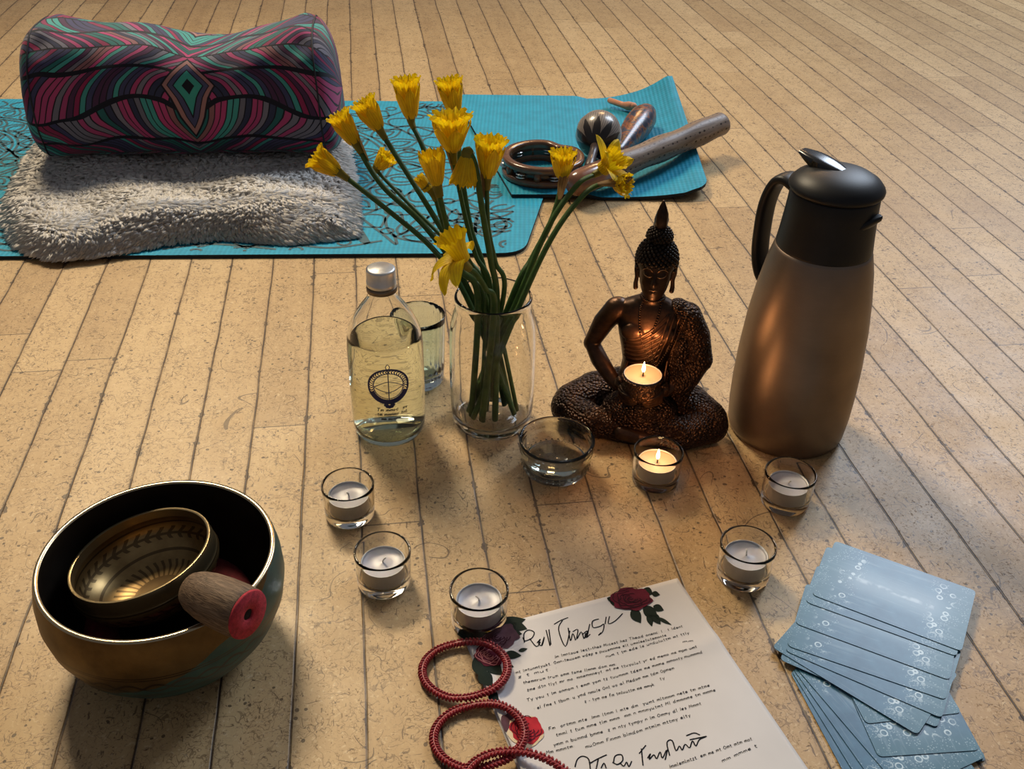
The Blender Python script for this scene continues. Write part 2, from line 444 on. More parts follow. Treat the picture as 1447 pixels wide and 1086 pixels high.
MT = 0.0055
frontmat = MB()
cB = [(-1.18, 1.20), (0.012, 1.287), (0.115, 1.965), (-1.18, 1.88)]
frontmat.prism(rounded(cB, [0, 0.035, 0.03, 0]), 0.0, MT, 0, 1)
def inside_print(x, y):
    # keep the drawing clear of the mat edge
    xr = 0.012 + (y - 1.287) / 0.678 * 0.103
    lim = xr - 0.03 if y < 1.455 else -0.015 - (y - 1.47) * 0.26
    return x < lim and y > 1.2 + (x + 1.18) / 1.192 * 0.087 + 0.012 and y < 1.88 + (x + 1.18) * 0.065 - 0.012
def mline(pts, wd, closed=False):
    if closed: pts = list(pts) + [pts[0]]
    run = []
    for p in pts:
        if inside_print(*p): run.append(p)
        else:
            if len(run) > 1: frontmat.ribbon(run, wd, 2, z=MT + 0.0004)
            run = []
    if len(run) > 1: frontmat.ribbon(run, wd, 2, z=MT + 0.0004)
def circ(cx, cy, r, n=28, a0=0.0, a1=2 * PI): return [(cx + r * math.cos(a0 + (a1 - a0) * i / n), cy + r * math.sin(a0 + (a1 - a0) * i / n)) for i in range(n + 1)]
def petal(cx, cy, a, r0, r1, wd, n=10):
    L = []; R = []
    for i in range(n + 1):
        t = i / n; r = r0 + (r1 - r0) * t; w_ = wd * math.sin(PI * t ** 0.8) * 0.5
        ca, sa = math.cos(a), math.sin(a)
        L.append((cx + r * ca - w_ * sa, cy + r * sa + w_ * ca)); R.append((cx + r * ca + w_ * sa, cy + r * sa - w_ * ca))
    return L + R[::-1]
def mandala(cx, cy, R, seed=0):
    rr = random.Random(seed)
    for k, fr in enumerate((0.1, 0.22, 0.25, 0.46, 0.5, 0.72, 0.76, 1.0)): mline(circ(cx, cy, R * fr, 72), 0.0046)
    for (r0, r1, n, wd) in ((.1, .22, 8, .08), (.25, .46, 14, .1), (.28, .42, 14, .05), (.5, .72, 18, .12), (.53, .68, 18, .06), (.76, 1.0, 26, .11), (.8, .94, 26, .05), (1.0, 1.2, 30, .12)):
        for i in range(n): mline(petal(cx, cy, 2 * PI * i / n, R * r0, R * r1, R * wd * 1.6), 0.0042, True)
    for i in range(30): mline(circ(cx + R * 1.26 * math.cos(2 * PI * i / 30), cy + R * 1.26 * math.sin(2 * PI * i / 30), R * 0.035, 12), 0.004)
mandala(-0.42, 1.60, 0.27, 1); mandala(-0.98, 1.62, 0.22, 2)
for (cx, cy, a, n) in ((-0.13, 1.36, 0.6, 5), (-0.05, 1.40, 1.4, 4), (-0.10, 1.82, -0.5, 5), (-0.16, 1.90, 0.2, 4), (-0.72, 1.30, 2.0, 5), (-0.66, 1.80, 1.2, 5), (-0.88, 1.36, 0.2, 4), (-0.80, 1.86, 2.6, 4)):
    mline(sp2([(cx - .06 * math.cos(a), cy - .06 * math.sin(a)), (cx - 0.01, cy + 0.012), (cx + .07 * math.cos(a), cy + .07 * math.sin(a))]), 0.005)
    for i in range(n):
        t = -0.05 + 0.11 * i / n
        for s in (-1, 1):
            mline(petal(cx + t * math.cos(a), cy + t * math.sin(a), a + s * 0.9, 0.004, 0.05, 0.018), 0.0042, True)
# the seed heads, swirls and rings by the near right corner
for px, py, r in ((718, 345, .012), (697, 268, .02), (706, 318, .024), (560, 270, .008), (578, 212, .009), (660, 180, .014), (676, 196, .011), (600, 246, .007)):
    c = F(px, py, MT); mline(circ(c.x, c.y, r, 24), 0.0045)
    if r > .011: mline(circ(c.x + r * .2, c.y, r * 0.55, 18), 0.0026)
for pts in ([(620, 345), (560, 335), (545, 310), (565, 300), (572, 325)], [(500, 300), (540, 330), (560, 345), (556, 330)], [(590, 250), (640, 300), (690, 300), (716, 318), (690, 335), (660, 318)],
            [(500, 150), (540, 165), (600, 150), (650, 170)], [(490, 175), (540, 185), (580, 178), (640, 196)], [(520, 240), (560, 228), (620, 240), (690, 232)], [(500, 262), (560, 290), (640, 285), (700, 262), (718, 280)],
            [(655, 250), (690, 246), (716, 262), (700, 280), (670, 272)], [(20, 300), (60, 280), (10, 250)], [(0, 200), (20, 215), (45, 200), (20, 185)], [(0, 235), (25, 225), (10, 210)], [(330, 350), (400, 345), (470, 350), (540, 340)], [(230, 352), (300, 345), (390, 352)]):
    mline(sp2([tuple(F(px, py, MT).xy) for px, py in pts], 8), 0.0048)
c = [tuple(F(px, py, MT).xy) for px, py in ((500, 312), (510, 320), (524, 343), (516, 346), (504, 338))]
frontmat.poly(c, 2, z=MT + 0.0004)
bo = frontmat.build('yoga_mat', [M_TEAL, M_MATEDGE, M_MATLINE], smooth=False)
tag(bo, 'teal yoga mat printed with dark flower line drawings, under the fleece blanket', 'yoga mat')

# plain mat on top of it, its far end curling up
def liftA(x, y):
    t = max(0.0, min(1.0, (x - 0.13) / 0.17)); s = max(0.0, min(1.0, (y - 1.50) / 0.46))
    return 0.034 * t ** 2.0 * s ** 1.6 + 0.014 * t ** 3
ab = MB(); NI, NJ = 46, 40
top = []; bot = []
for j in range(NJ + 1):
    s = j / NJ; y = 1.482 + s * (1.975 - 1.482); row = []; rb = []
    for i in range(NI + 1):
        t = i / NI
        xl = -0.008 - (y - 1.48) * 0.255; xr = 0.312
        rc = 0.045; e = 0.0
        if s * 0.49 < rc: e = rc - math.sqrt(max(rc * rc - (rc - s * 0.49) ** 2, 0))
        xr -= e * 0.9
        x = xl + (xr - xl) * t; yy = y + 0.02 * t
        z = MT + liftA(x, y) * 1.0
        if x > 0.115: z = max(liftA(x, y), MT * (1 - min(1, (x - 0.115) / 0.02)))
        row.append((x - 0.25 * max(0, z - 0.02), yy, z + 0.0058)); rb.append((x - 0.25 * max(0, z - 0.02), yy, z + 0.0003))
    top.append(row); bot.append(rb)
ab.grid(top, 0); ab.grid([r[::-1] for r in bot], 1)
def strip(a, b): ab.grid([a, b], 1)
strip(bot[0], top[0]); strip(top[-1], bot[-1]); strip([r[0] for r in top], [r[0] for r in bot]); strip([r[-1] for r in bot], [r[-1] for r in top])
mo = ab.build('yoga_mat', [M_TEAL, M_MATEDGE], smooth=False)
tag(mo, 'plain teal yoga mat with an upturned far corner, under the percussion instruments', 'yoga mat')

# ================================================================== FLEECE BLANKET
M_FLEECE = simple('cream_fleece', (0.80, 0.74, 0.66), 0.95, var=0.06, scale=35, spec=0.1)
outl = [((5, 290), .02), ((22, 330), .015), ((45, 350), .012), ((93, 362), .01), ((172, 350), .012), ((251, 336), .012), ((316, 331), .012), ((395, 338), .012), ((478, 331), .012), ((497, 322), .015), ((499, 285), .02),
        ((492, 230), .03), ((484, 180), .04), ((470, 150), .04), ((300, 128), .04), ((100, 130), .04), ((45, 185), .04), ((22, 233), .035)]
op = [F(px, py, z) for (px, py), z in outl]
op = smoothpath([tuple(p) for p in op] + [tuple(op[0])], 8)[:-1]
cen = Vector((-0.52, 1.45, 0))
RH = 0.026; base_z = MT + 0.0006
def rugz(x, y, s):
    bump = 0.003 * math.sin(9 * x + 4 * y) + 0.0025 * math.sin(17 * y - 6 * x + 1) + 0.004 * math.sin(31 * x + 23 * y)
    return base_z + (RH + bump) * (1 - max(0.0, s) ** 9)
rb = MB(); NR = 26; rows = []
for j in range(NR + 1):
    s = (j / NR) ** 0.75; row = []
    for p in op:
        q = cen + (Vector((p.x, p.y, 0)) - cen) * s; row.append((q.x, q.y, rugz(q.x, q.y, s) if j < NR else base_z))
    rows.append(row)
rb.grid(rows, 0, closed_u=True)
ro = rb.build('fleece_blanket', M_FLEECE, smooth=True, fixn=True)
tag(ro, 'folded cream shaggy fleece blanket on the printed mat, under the patterned bolster', 'blanket')
# its pile: uncountable tufts, one mesh under the blanket
def mat_pile():
    b = MatB('cream_pile'); c = b.ramp(b.noise(35, 3), [(0.3, (0.86, 0.83, 0.79)), (0.7, (0.93, 0.90, 0.86))]); b.set(color=c, rough=1.0, spec=0.05)
    t = b.nt.nodes.new('ShaderNodeBsdfTranslucent'); b.nt.links.new(c.k, t.inputs[0]); m = b.nt.nodes.new('ShaderNodeMixShader'); m.inputs[0].default_value = 0.55
    b.nt.links.new(b.p.outputs[0], m.inputs[1]); b.nt.links.new(t.outputs[0], m.inputs[2]); b.nt.links.new(m.outputs[0], b.out.inputs[0]); return b.m
def tufts():
    n = 26000; nP = len(op); V = []; Fc = []
    th = RNG.random(n) * nP; ss = np.sqrt(RNG.random(n)) ** 0.9
    ss = np.where(RNG.random(n) < 0.20, 0.90 + 0.10 * RNG.random(n), ss)
    for a, s in zip(th, ss):
        i = int(a) % nP; t = a - int(a); p = op[i].lerp(op[(i + 1) % nP], t)
        q = cen + (Vector((p.x, p.y, 0)) - cen) * s
        z = rugz(q.x, q.y, s) if s < 0.995 else base_z + 0.004
        # lie of the pile: clumps swirl together
        cl = 3.0 * math.sin(14 * q.x + 5 * math.sin(11 * q.y)) + 2.0 * math.cos(19 * q.y + 3 * q.x) + random.gauss(0, 0.5)
        d = Vector((math.cos(cl), math.sin(cl) - 0.35, 0.0)); o_ = (Vector((p.x, p.y, 0)) - cen).normalized()
        edge = max(0.0, (s - 0.8) / 0.2)
        d = (d * (1 - edge) + o_ * 1.2 * edge); up = 0.75 - 0.55 * edge
        L = random.uniform(0.009, 0.019); wd = random.uniform(0.0016, 0.005)
        d1 = (d * 0.5 + Vector((0, 0, up))).normalized(); d2 = (d + Vector((0, 0, up * 0.15 - 0.25 * edge))).normalized()
        side = d1.cross(d2); side = side.normalized() if side.length > 1e-5 else Vector((1, 0, 0))
        up2 = side.cross(d1).normalized()
        b0 = Vector((q.x, q.y, z - 0.003)); m1 = b0 + d1 * L * 0.55; t1 = m1 + d2 * L * 0.6
        if t1.z < 0.0075: t1.z = 0.0075
        o0 = len(V)
        for c, ww in ((b0, wd), (m1, wd * 1.05)):
            V.extend([c + side * ww, c - side * ww * 0.5 + up2 * ww * 0.87, c - side * ww * 0.5 - up2 * ww * 0.87])
        V.append(t1)
        for k in range(3):
            l = (k + 1) % 3; Fc.append((o0 + k, o0 + l, o0 + 3 + l, o0 + 3 + k)); Fc.append((o0 + 3 + k, o0 + 3 + l, o0 + 6))
    return V, Fc
tv, tf = tufts(); tb = MB(); tb.add(tv, tf)
M_PILE = mat_pile(); po = tb.build('pile', M_PILE, ro); po['kind'] = 'stuff'

# ================================================================== BOLSTER
def mat_feather():
    b = MatB('feather_print_cotton'); u, v, _ = b.xyz(b.uv)
    wv = b.vec(u * 7.0, v * 7.0, 0.0)
    uu = (u - 0.02).abs()
    wx = b.noise(0.8, 2, 0.5, 0.3, b.vec(uu * 7.0, v * 7.0, 1.0)) - 0.5
    wy = b.noise(0.9, 2, 0.5, 0.3, b.vec(uu * 7.0, v * 7.0, 5.0)) - 0.5
    ua = uu + wx * 0.05; va = v + wy * 0.035 + (uu * 21.0).sin() * 0.012
    RW = 0.086
    rr = va / RW; row = rr.floor(); d = (rr.fract() - 0.5) * 2.0; ad = d.abs()
    side = d.gt(0.0)
    sgn = (row * 0.5).fract().gt(0.2) * 2.0 - 1.0
    ph = ua * 104.0 * sgn + ad.pow(1.4) * 4.6 + row * 3.7 + side * 0.5
    stripe = ph.floor(); pf = ph.fract()
    clump = (ph / 3.0).floor()
    h1 = b.white(clump + side * 17.0, row); h2 = b.white(stripe + side * 5.0, row + 40.0)
    pal = [(0.0, (0.015, 0.13, 0.12)), (0.19, (0.25, 0.015, 0.07)), (0.30, (0.045, 0.045, 0.11)), (0.44, (0.05, 0.30, 0.27)), (0.57, (0.07, 0.02, 0.06)), (0.66, (0.17, 0.16, 0.20)), (0.74, (0.42, 0.05, 0.16)), (0.86, (0.03, 0.035, 0.075)), (0.93, (0.28, 0.115, 0.12))]
    col = b.ramp((h1 * 0.8 + h2 * 0.28).fract(), pal, 'CONSTANT')
    col = b.mix(h2 * 0.25, col, (0.02, 0.02, 0.05))
    ink = (0.006, 0.006, 0.014)
    line = pf.lt(0.20).max(ad.lt(0.045)).max((ad - 0.93).gt(0.0))
    col = b.mix(line, col, ink)
    # pointed eye motif on the mirror line
    dd = uu * 1.5 + (((v + 0.01) / 0.19).fract() - 0.5).abs() * 0.19
    eye = dd.lt(0.062)
    ec = b.ramp(dd / 0.062, [(0.0, ink), (0.22, (0.04, 0.30, 0.25)), (0.50, ink), (0.55, (0.06, 0.06, 0.13)), (0.72, ink), (0.76, (0.32, 0.16, 0.15)), (0.92, ink)], 'CONSTANT')
    col = b.mix(eye, col, ec)
    b.set(color=col, rough=0.8, spec=0.25, sheen=0.15).bump(b.noise(600, 2), 0.15, 0.0005)
    return b.m
M_FEATHER = mat_feather()
BL = 0.495; BH = 0.194; BD = 0.195
bbm = MB(); NU, NV = 110, 84; P = []; UV = []
for j in range(NU + 1):
    t = -1 + 2 * j / NU; x = t * BL / 2
    # rounded ends with a soft box section
    e = abs(t); k = (1 - max(0, (e - 0.86) / 0.14) ** 2.6) ** 0.5 if e > 0.86 else 1.0
    k = max(k, 0.012)
    sag = -0.022 * math.exp(-((t - 0.18) / 0.30) ** 2) + 0.012 * math.exp(-((t - 0.78) / 0.16) ** 2) + 0.010 * math.exp(-((t + 0.80) / 0.16) ** 2)
    row = []
    for i in range(NV):
        a = 2 * PI * i / NV; ca, sa = math.cos(a), math.sin(a)
        ex = 2 / 2.9
        yy = math.copysign(abs(ca) ** ex, ca) * BD / 2; zz = math.copysign(abs(sa) ** ex, sa) * BH / 2
        topw = max(0.0, sa)
        wr = 0.0035 * math.sin(16 * t + 5 * a) * (1 - 0.6 * abs(sa)) + 0.0045 * math.exp(-((e - 0.80) / 0.06) ** 2) * math.sin(9 * a + 3)
        sh = k * 0.016 * (1 if t > 0 else -1) * max(0, e - 0.7) / 0.3 * (-sa)   # ends lean outward towards the bottom
        row.append((x + sh * 0.6, yy * k + wr * ca, BH / 2 + (zz + sag * topw) * (k ** 0.8) + wr * sa * 0.6))
        UV.append((x, (a / (2 * PI)) * 0.60))
    P.append(row)
bbm.grid(P, 0, closed_u=True); bbm.uv = None
# seam-safe UVs: per loop
bo2 = bbm.build('cover', M_FEATHER, fixn=True)
me = bo2.data; uvl = me.uv_layers.new(name='UVMap'); arr = np.zeros((len(me.loops), 2), dtype=np.float32)
for pl in me.polygons:
    ids = [me.loops[l].vertex_index for l in pl.loop_indices]; vv = [UV[i][1] for i in ids]; wrap = max(vv) - min(vv) > 0.3
    for l, i in zip(pl.loop_indices, ids): arr[l] = (UV[i][0], UV[i][1] + (0.60 if wrap and UV[i][1] < 0.3 else 0.0))
uvl.data.foreach_set('uv', arr.ravel())
bol = thing('bolster', 'long bolster cushion in pink, teal and navy feather print lying on the fleece blanket', 'cushion', (-0.540, 1.600, base_z + RH + 0.002), math.radians(6))
bo2.parent = bol
M_PIPE = simple('black_piping', (0.012, 0.012, 0.02), 0.7)
for sgn in (-1, 1):
    t = sgn * 0.87; j = round((t + 1) / 2 * NU); pm_ = MB(); pm_.tube([Vector(p) * 1.0 + (Vector(p) - Vector((p[0], 0, BH / 2))).normalized() * 0.0003 for p in P[j]], 0.0014, 6, closed=True)
    pm_.build('piping', M_PIPE, bol)

# ================================================================== GLASSWARE
def glass(name, col=(1, 1, 1), rough=0.0, ior=1.45):
    b = MatB(name); b.set(color=col, rough=rough, trans=1.0, ior=ior, spec=0.5); return b.m
M_GLASS = glass('clear_glass', (0.98, 0.985, 0.97), 0.0, 1.33)
M_GLASSG = glass('faintly_green_glass', (0.94, 0.975, 0.94), 0.0, 1.36)
M_WATER = glass('water', (0.99, 1.0, 0.99), 0.0, 1.33)
M_TONIC = glass('pale_yellow_liquid', (0.82, 0.88, 0.74), 0.0, 1.16)
M_ALU = simple('thin_aluminium', (0.62, 0.61, 0.60), 0.5, 0.35, 0.06, 200)
M_WAX = simple('pale_wax', (0.47, 0.45, 0.48), 0.36, 0.0, 0.06, 90, sss=0.25)
M_WAXLIT = simple('flame_lit_wax', (0.64, 0.46, 0.35), 0.35, 0.0, 0.04, 90, sss=0.35)  # peach glow of the flame put into the wax colour
M_WICK = simple('white_wick', (0.70, 0.66, 0.60), 0.9)
M_BURNT = simple('burnt_wick', (0.02, 0.015, 0.012), 0.9)
mb_ = MatB('flame'); mb_.set(color=(1, 0.75, 0.35), emitc=(1.0, 0.66, 0.26), emit=20.0, rough=1.0); M_FLAME = mb_.m

def cup_profile(ro, rb, h, t, foot):
    """straight glass wall of even thickness t on a thick foot"""
    R_ = lambda z: rb + (ro - rb) * z / h
    out = [(0, 0.0008), (rb * 0.8, 0.0), (rb - 0.0012, 0.0), (rb, 0.0012)] + [(R_(h * k), h * k) for k in (.15, .3, .45, .6, .75, .88)]
    return out + [(R_(h) , h - 0.0010), (ro - 0.0004, h - 0.0003), (ro - t / 2, h), (ro - t + 0.0004, h - 0.0003), (ro - t, h - 0.0010)] + [(R_(h * k) - t, h * k) for k in (.88, .75, .6, .45, .32)] + [(R_(foot + .003) - t - .0004, foot + .0025), (R_(foot) - t - .0028, foot), (0, foot)]

hold = [  # pixel of the rim centre, holder label, tealight label, lit
 ((491, 683), 'small clear glass tealight holder farthest left, nearest the bottle', 'unlit pale tealight in the glass holder nearest the bottle', False),
 ((540, 777), 'clear glass tealight holder between the leftmost holder and the one at the letter', 'unlit tealight in the second glass holder from the left', False),
 ((677, 831), 'clear glass tealight holder touching the top left corner of the letter', 'unlit grey tealight in the holder at the letter corner', False),
 ((1058, 768), 'clear glass tealight holder between the letter and the blue cards', 'unlit grey tealight in the holder between the letter and blue cards', False),
 ((1118, 667), 'clear glass tealight holder in the shade at the foot of the vacuum jug', 'unlit tealight in the holder at the foot of the vacuum jug', False),
 ((931, 636), 'clear glass tealight holder with a burning candle in front of the statue', 'burning tealight in the glass holder on the floor in front of the statue', True)]
HR, HH = 0.0252, 0.038
def holder_prof(): return cup_profile(HR, 0.0238, HH, 0.0020, 0.0075)
def tealight(loc, label, lit, tilt=0.0, r=0.0190, h=0.0165, group='tealights in glass holders'):
    root = thing('tealight', label, 'candle', loc, 0, group)
    c = MB(); c.lathe([(0, 0), (r - 0.001, 0), (r, 0.001), (r, h), (r + 0.0006, h + 0.0003), (r - 0.0004, h + 0.0002), (r - 0.0004, 0.0012), (0, 0.0010)], 56); c.build('metal_cup', M_ALU, root)
    wx = MB(); wx.lathe([(0, 0.002), (r - 0.0006, 0.002), (r - 0.0006, h - 0.0007), (r - 0.0018, h - 0.0016), (0.006, h - 0.0018), (0.0022, h - 0.0009 if not lit else h - 0.0024), (0, h - 0.0006 if not lit else h - 0.0026)], 56)
    wxo = wx.build('wax', M_WAXLIT if lit else M_WAX, root)
    wk = MB(); wh = 0.006 if not lit else 0.0045
    a = random.uniform(0, 6.28)
    wk.tube([(0, 0, h - 0.003), (0, 0, h + 0.0005), (0.0012 * math.cos(a), 0.0012 * math.sin(a), h + wh * 0.5), (0.0028 * math.cos(a), 0.0028 * math.sin(a), h + wh * 0.75)] if not lit else [(0, 0, h - 0.003), (0, 0, h), (0.0004, 0, h + wh)], 0.0007, 8)
    wk.build('wick', M_BURNT if lit else M_WICK, wxo)
    if lit:
        fm = MB(); fm.lathe([(0, h + 0.0025), (0.0012, h + 0.0032), (0.0019, h + 0.0055), (0.0018, h + 0.008), (0.0011, h + 0.0115), (0.0004, h + 0.0145), (0, h + 0.0155)], 20)
        fm.build('flame', M_FLAME, wxo)
        l = bpy.data.lights.new('candle_light', 'POINT'); l.energy = 0.10; l.color = (1.0, 0.46, 0.18); l.shadow_soft_size = 0.004
        lo = bpy.data.objects.new('candle_light', l); COL.objects.link(lo); lo.parent = root; lo.location = (0, 0, h + 0.032)
    return root
hp = MB(); hp.lathe(holder_prof(), 72); h0 = None
for (px, lab, tl, lit) in hold:
    c = F(*px, HH); 
    if h0 is None: h0 = hp.build('tealight_holder', M_GLASS, None); o = h0
    else: o = h0.copy(); COL.objects.link(o)
    o.location = (c.x, c.y, 0.0003); tag(o, lab, 'candle holder', 'clear glass tealight holders')
    tealight((c.x, c.y, 0.0080), tl, lit)

# ---- low glass dish with ribbed bands
c = F(787, 620, 0.040); dish = MB()
RD = 0.0385
dish.lathe([(0, 0.001), (0.024, 0.0), (0.029, 0.001), (0.0325, 0.004), (0.0352, 0.011), (0.0362, 0.020), (0.0372, 0.0265), (0.0378, 0.0285), (0.0370, 0.0305), (0.0378, 0.0330), (0.0370, 0.0352), (0.0385, 0.0375), (0.0388, 0.0395), (0.0378, 0.0410), (0.0366, 0.0410),
            (0.0352, 0.0398), (0.0345, 0.034), (0.0338, 0.026), (0.0325, 0.015), (0.0290, 0.0075), (0.022, 0.0055), (0, 0.0050)], 96)
dr = thing('glass_dish', 'low round clear glass dish with banded rim, left of the burning floor candle', 'dish', (c.x, c.y, 0.0003))
dish.build('dish_body', M_GLASSG, dr)
wt = MB(); wt.lathe([(0, 0.0048), (0.022, 0.0053), (0.0291, 0.0073), (0.0322, 0.0130), (0.0324, 0.0135), (0, 0.0135)], 72); wt.build('water', M_WATER, dr)
bb = MB()
for i in range(34): a = 2 * PI * i / 34; bb.ell((0.0350 * math.cos(a), 0.0350 * math.sin(a), 0.0115), (0.0013, 0.0013, 0.0030), None, 8, 6)
bb.build('moulded_beads', M_GLASSG, dr)

# ---- tumbler behind the bottle
tc = F(600, 545, 0.0); tc.y += 0.012
tum = MB()
def flute(a, j, z): return 1.0 + 0.012 * math.cos(26 * a) * (1 if 2 < j < 6 else 0)
tum.lathe([(0, 0.0005), (0.024, 0.0), (0.0265, 0.001), (0.0275, 0.006), (0.0290, 0.04), (0.0302, 0.078), (0.0304, 0.088), (0.0300, 0.0890), (0.0292, 0.0888), (0.0288, 0.080), (0.0274, 0.03), (0.0262, 0.012), (0, 0.011)], 104, rfun=flute)
to = tum.build('drinking_glass', glass('bluish_glass', (0.80, 0.95, 0.97)), None, (tc.x - 0.006, tc.y, 0.0003))
tag(to, 'fluted bluish drinking glass half hidden behind the bottle', 'glass')

# ---- bottle
bc = F(551, 604, 0.0)
bt = thing('bottle', 'clear glass bottle of pale yellow liquid with silver cap and blue printed emblem', 'bottle', (bc.x, bc.y, 0.0003))
RB = 0.0392
BP = [(0, 0.003), (0.028, 0.0015), (0.033, 0.0), (0.0355, 0.0012), (0.0375, 0.006), (RB, 0.016), (RB + 0.0003, 0.06), (RB, 0.108), (0.0385, 0.118), (0.0355, 0.130), (0.0295, 0.143), (0.0215, 0.155), (0.0155, 0.163), (0.0138, 0.168), (0.0135, 0.182),
      (0.0115, 0.1825), (0.0113, 0.168), (0.0132, 0.1625), (0.0190, 0.154), (0.0270, 0.142), (0.0330, 0.129), (0.0362, 0.116), (0.0368, 0.106), (0.0369, 0.02), (0.0345, 0.0075), (0.030, 0.0055), (0, 0.0065)]
g_ = MB(); g_.lathe(BP, 96); gb = g_.build('glass_body', M_GLASS, bt)
lq = MB(); lq.lathe([(0, 0.0063), (0.030, 0.0053), (0.0347, 0.0073), (0.0371, 0.0199), (0.0370, 0.106), (0.0364, 0.1162), (0.0356, 0.1195), (0.034, 0.1190), (0, 0.1190)], 80); lq.build('liquid', M_TONIC, bt)
cp = MB(); cp.lathe([(0, 0.1955), (0.0125, 0.1955), (0.0142, 0.1945), (0.0146, 0.193), (0.0146, 0.1815), (0.0150, 0.181), (0.0150, 0.1775), (0.0146, 0.1765), (0.0137, 0.1765), (0.0137, 0.1825), (0, 0.1825)], 60)
M_CAP = simple('brushed_silver_cap', (0.72, 0.71, 0.69), 0.42, 0.85, 0.05, 300); cpo = cp.build('cap', M_CAP, bt)
rg = MB(); rg.lathe([(0.0139, 0.1700), (0.0152, 0.1705), (0.0154, 0.1735), (0.0150, 0.1760), (0.0139, 0.1760)], 48); rg.build('cap_ring', simple('dull_tamper_ring', (0.20, 0.15, 0.10), 0.45, 0.7), cpo)
# emblem and lettering printed on the glass, in (mm across, mm up)
fa = math.atan2(CPOS.y - bc.y, CPOS.x - bc.x)
def onb(x, y): 
    a = fa + (x + 1.0) * 0.001 / RB; r = RB + 0.0007
    return (r * math.cos(a), r * math.sin(a), y * 0.001)
M_INK = simple('blue_print', (0.008, 0.016, 0.10), 0.45); M_INK2 = simple('grey_print', (0.012, 0.012, 0.012), 0.8)
em = MB(); cy = 80.5; RO = 20.5
em.ribbon(circ(0, cy, RO, 60)[:-1], 2.0, 0, True, onb)
em.ribbon(circ(0, cy + 0.6, RO - 5.4, 60)[:-1], 0.9, 0, True, onb)
for i in range(40):     # twined foliage in the border, thicker towards the foot
    a = 2 * PI * i / 40; 
    em.ribbon(sp2([((RO - 5) * math.cos(a), cy + (RO - 5) * math.sin(a)), ((RO - 2.5) * math.cos(a + .12), cy + (RO - 2.5) * math.sin(a + .12)), ((RO - 0.3) * math.cos(a - .02), cy + (RO - .3) * math.sin(a - .02))], 3), 1.1, 0, mp=onb)
for a0, a1 in ((200, 340),):
    em.ribbon(circ(0, cy, RO - 2.6, 40, math.radians(a0), math.radians(a1)), 4.4, 0, mp=onb)
em.ribbon([(0, cy - RO), (0, cy + RO)], 1.0, 0, mp=onb)
for s in (1, -1): em.ribbon(sp2([(-RO + 5.5, cy - 0.5), (-6, cy - 0.5 + s * 4.8), (0, cy - .5 + s * 6.2), (6, cy - 0.5 + s * 4.8), (RO - 5.5, cy - 0.5)], 8), 0.8, 0, mp=onb)
em.ribbon(sp2([(0, cy + RO - 1), (-2.0, cy + RO + 3), (0, cy + RO + 6), (2.0, cy + RO + 3), (0, cy + RO - 1)], 6), 0.8, 0, mp=onb)
em.ribbon([(x_, y_) for x_, y_ in circ(0, cy - RO - 1, 2.2, 16)], 2.4, 0, mp=onb)
for a in (200, 235, 270, 305, 340): em.poly([(4.2 * math.cos(math.radians(a)) + 1.9 * math.cos(t), cy - RO - 0.5 + 4.2 * math.sin(math.radians(a)) + 1.9 * math.sin(t)) for t in [k * PI / 5 for k in range(10)]], 0, mp=onb)
em.build('printed_emblem', [M_INK], gb, smooth=False)
le = MB()
write(le, 'Tm mmuc  vv', (-13, 50.0), (19, 50.5), 2.3, 0.8, 0, onb); write(le, 'tm mmmmv tnt', (-13, 44.5), (18.5, 45), 2.3, 0.8, 0, onb); write(le, 'mm muamw', (-9, 39), (11.5, 39.4), 2.1, 0.8, 0, onb)
le.build('printed_lettering', [M_INK2], gb, smooth=False)

# ---- flower jar
jc = F(695, 591, 0.0)
jr = thing('glass_jar', 'clear glass jar serving as a vase for the daffodils', 'jar', (jc.x, jc.y, 0.0003))
JP = [(0, 0.004), (0.032, 0.003), (0.0385, 0.0), (0.0415, 0.001), (0.0435, 0.006), (0.0452, 0.02), (0.0460, 0.06), (0.0458, 0.105), (0.0445, 0.122), (0.0415, 0.135), (0.0392, 0.142), (0.0388, 0.147), (0.0398, 0.151), (0.0402, 0.1535), (0.0392, 0.156), (0.0376, 0.156),
      (0.0366, 0.153), (0.0365, 0.144), (0.0390, 0.135), (0.0420, 0.121), (0.0433, 0.105), (0.0436, 0.05), (0.0430, 0.02), (0.0405, 0.0085), (0.034, 0.0068), (0, 0.0075)]
g_ = MB(); g_.lathe(JP, 96); g_.build('jar_body', M_GLASS, jr)

# ================================================================== DAFFODILS
def mat_petal(name, lo, hi, tr=0.35):
    b = MatB(name); x, y, z = b.xyz(b.uv)
    rib = (x * 30.0).sin() * 0.5 + 0.5; n = b.noise(140, 3)
    c = b.ramp(n * 0.6 + rib * 0.3 + y * 0.1, [(0.25, lo), (0.7, hi)])
    b.set(color=c, rough=0.5, spec=0.3); b.bump(rib + n * 0.5, 0.3, 0.001)
    t = b.nt.nodes.new('ShaderNodeBsdfTranslucent'); b.nt.links.new(c.k, t.inputs[0])
    m = b.nt.nodes.new('ShaderNodeMixShader'); m.inputs[0].default_value = tr
    b.nt.links.new(b.p.outputs[0], m.inputs[1]); b.nt.links.new(t.outputs[0], m.inputs[2]); b.nt.links.new(m.outputs[0], b.out.inputs[0]); return b.m
M_PETAL = mat_petal('daffodil_yellow', (0.70, 0.47, 0.006), (0.90, 0.68, 0.015))
M_CORONA = mat_petal('daffodil_deep_yellow', (0.78, 0.50, 0.004), (0.95, 0.72, 0.01))
M_LEAFG = mat_petal('stem_green', (0.035, 0.085, 0.022), (0.075, 0.15, 0.035), 0.12)
M_NECK = mat_petal('bud_green', (0.15, 0.15, 0.025), (0.26, 0.22, 0.03), 0.2)
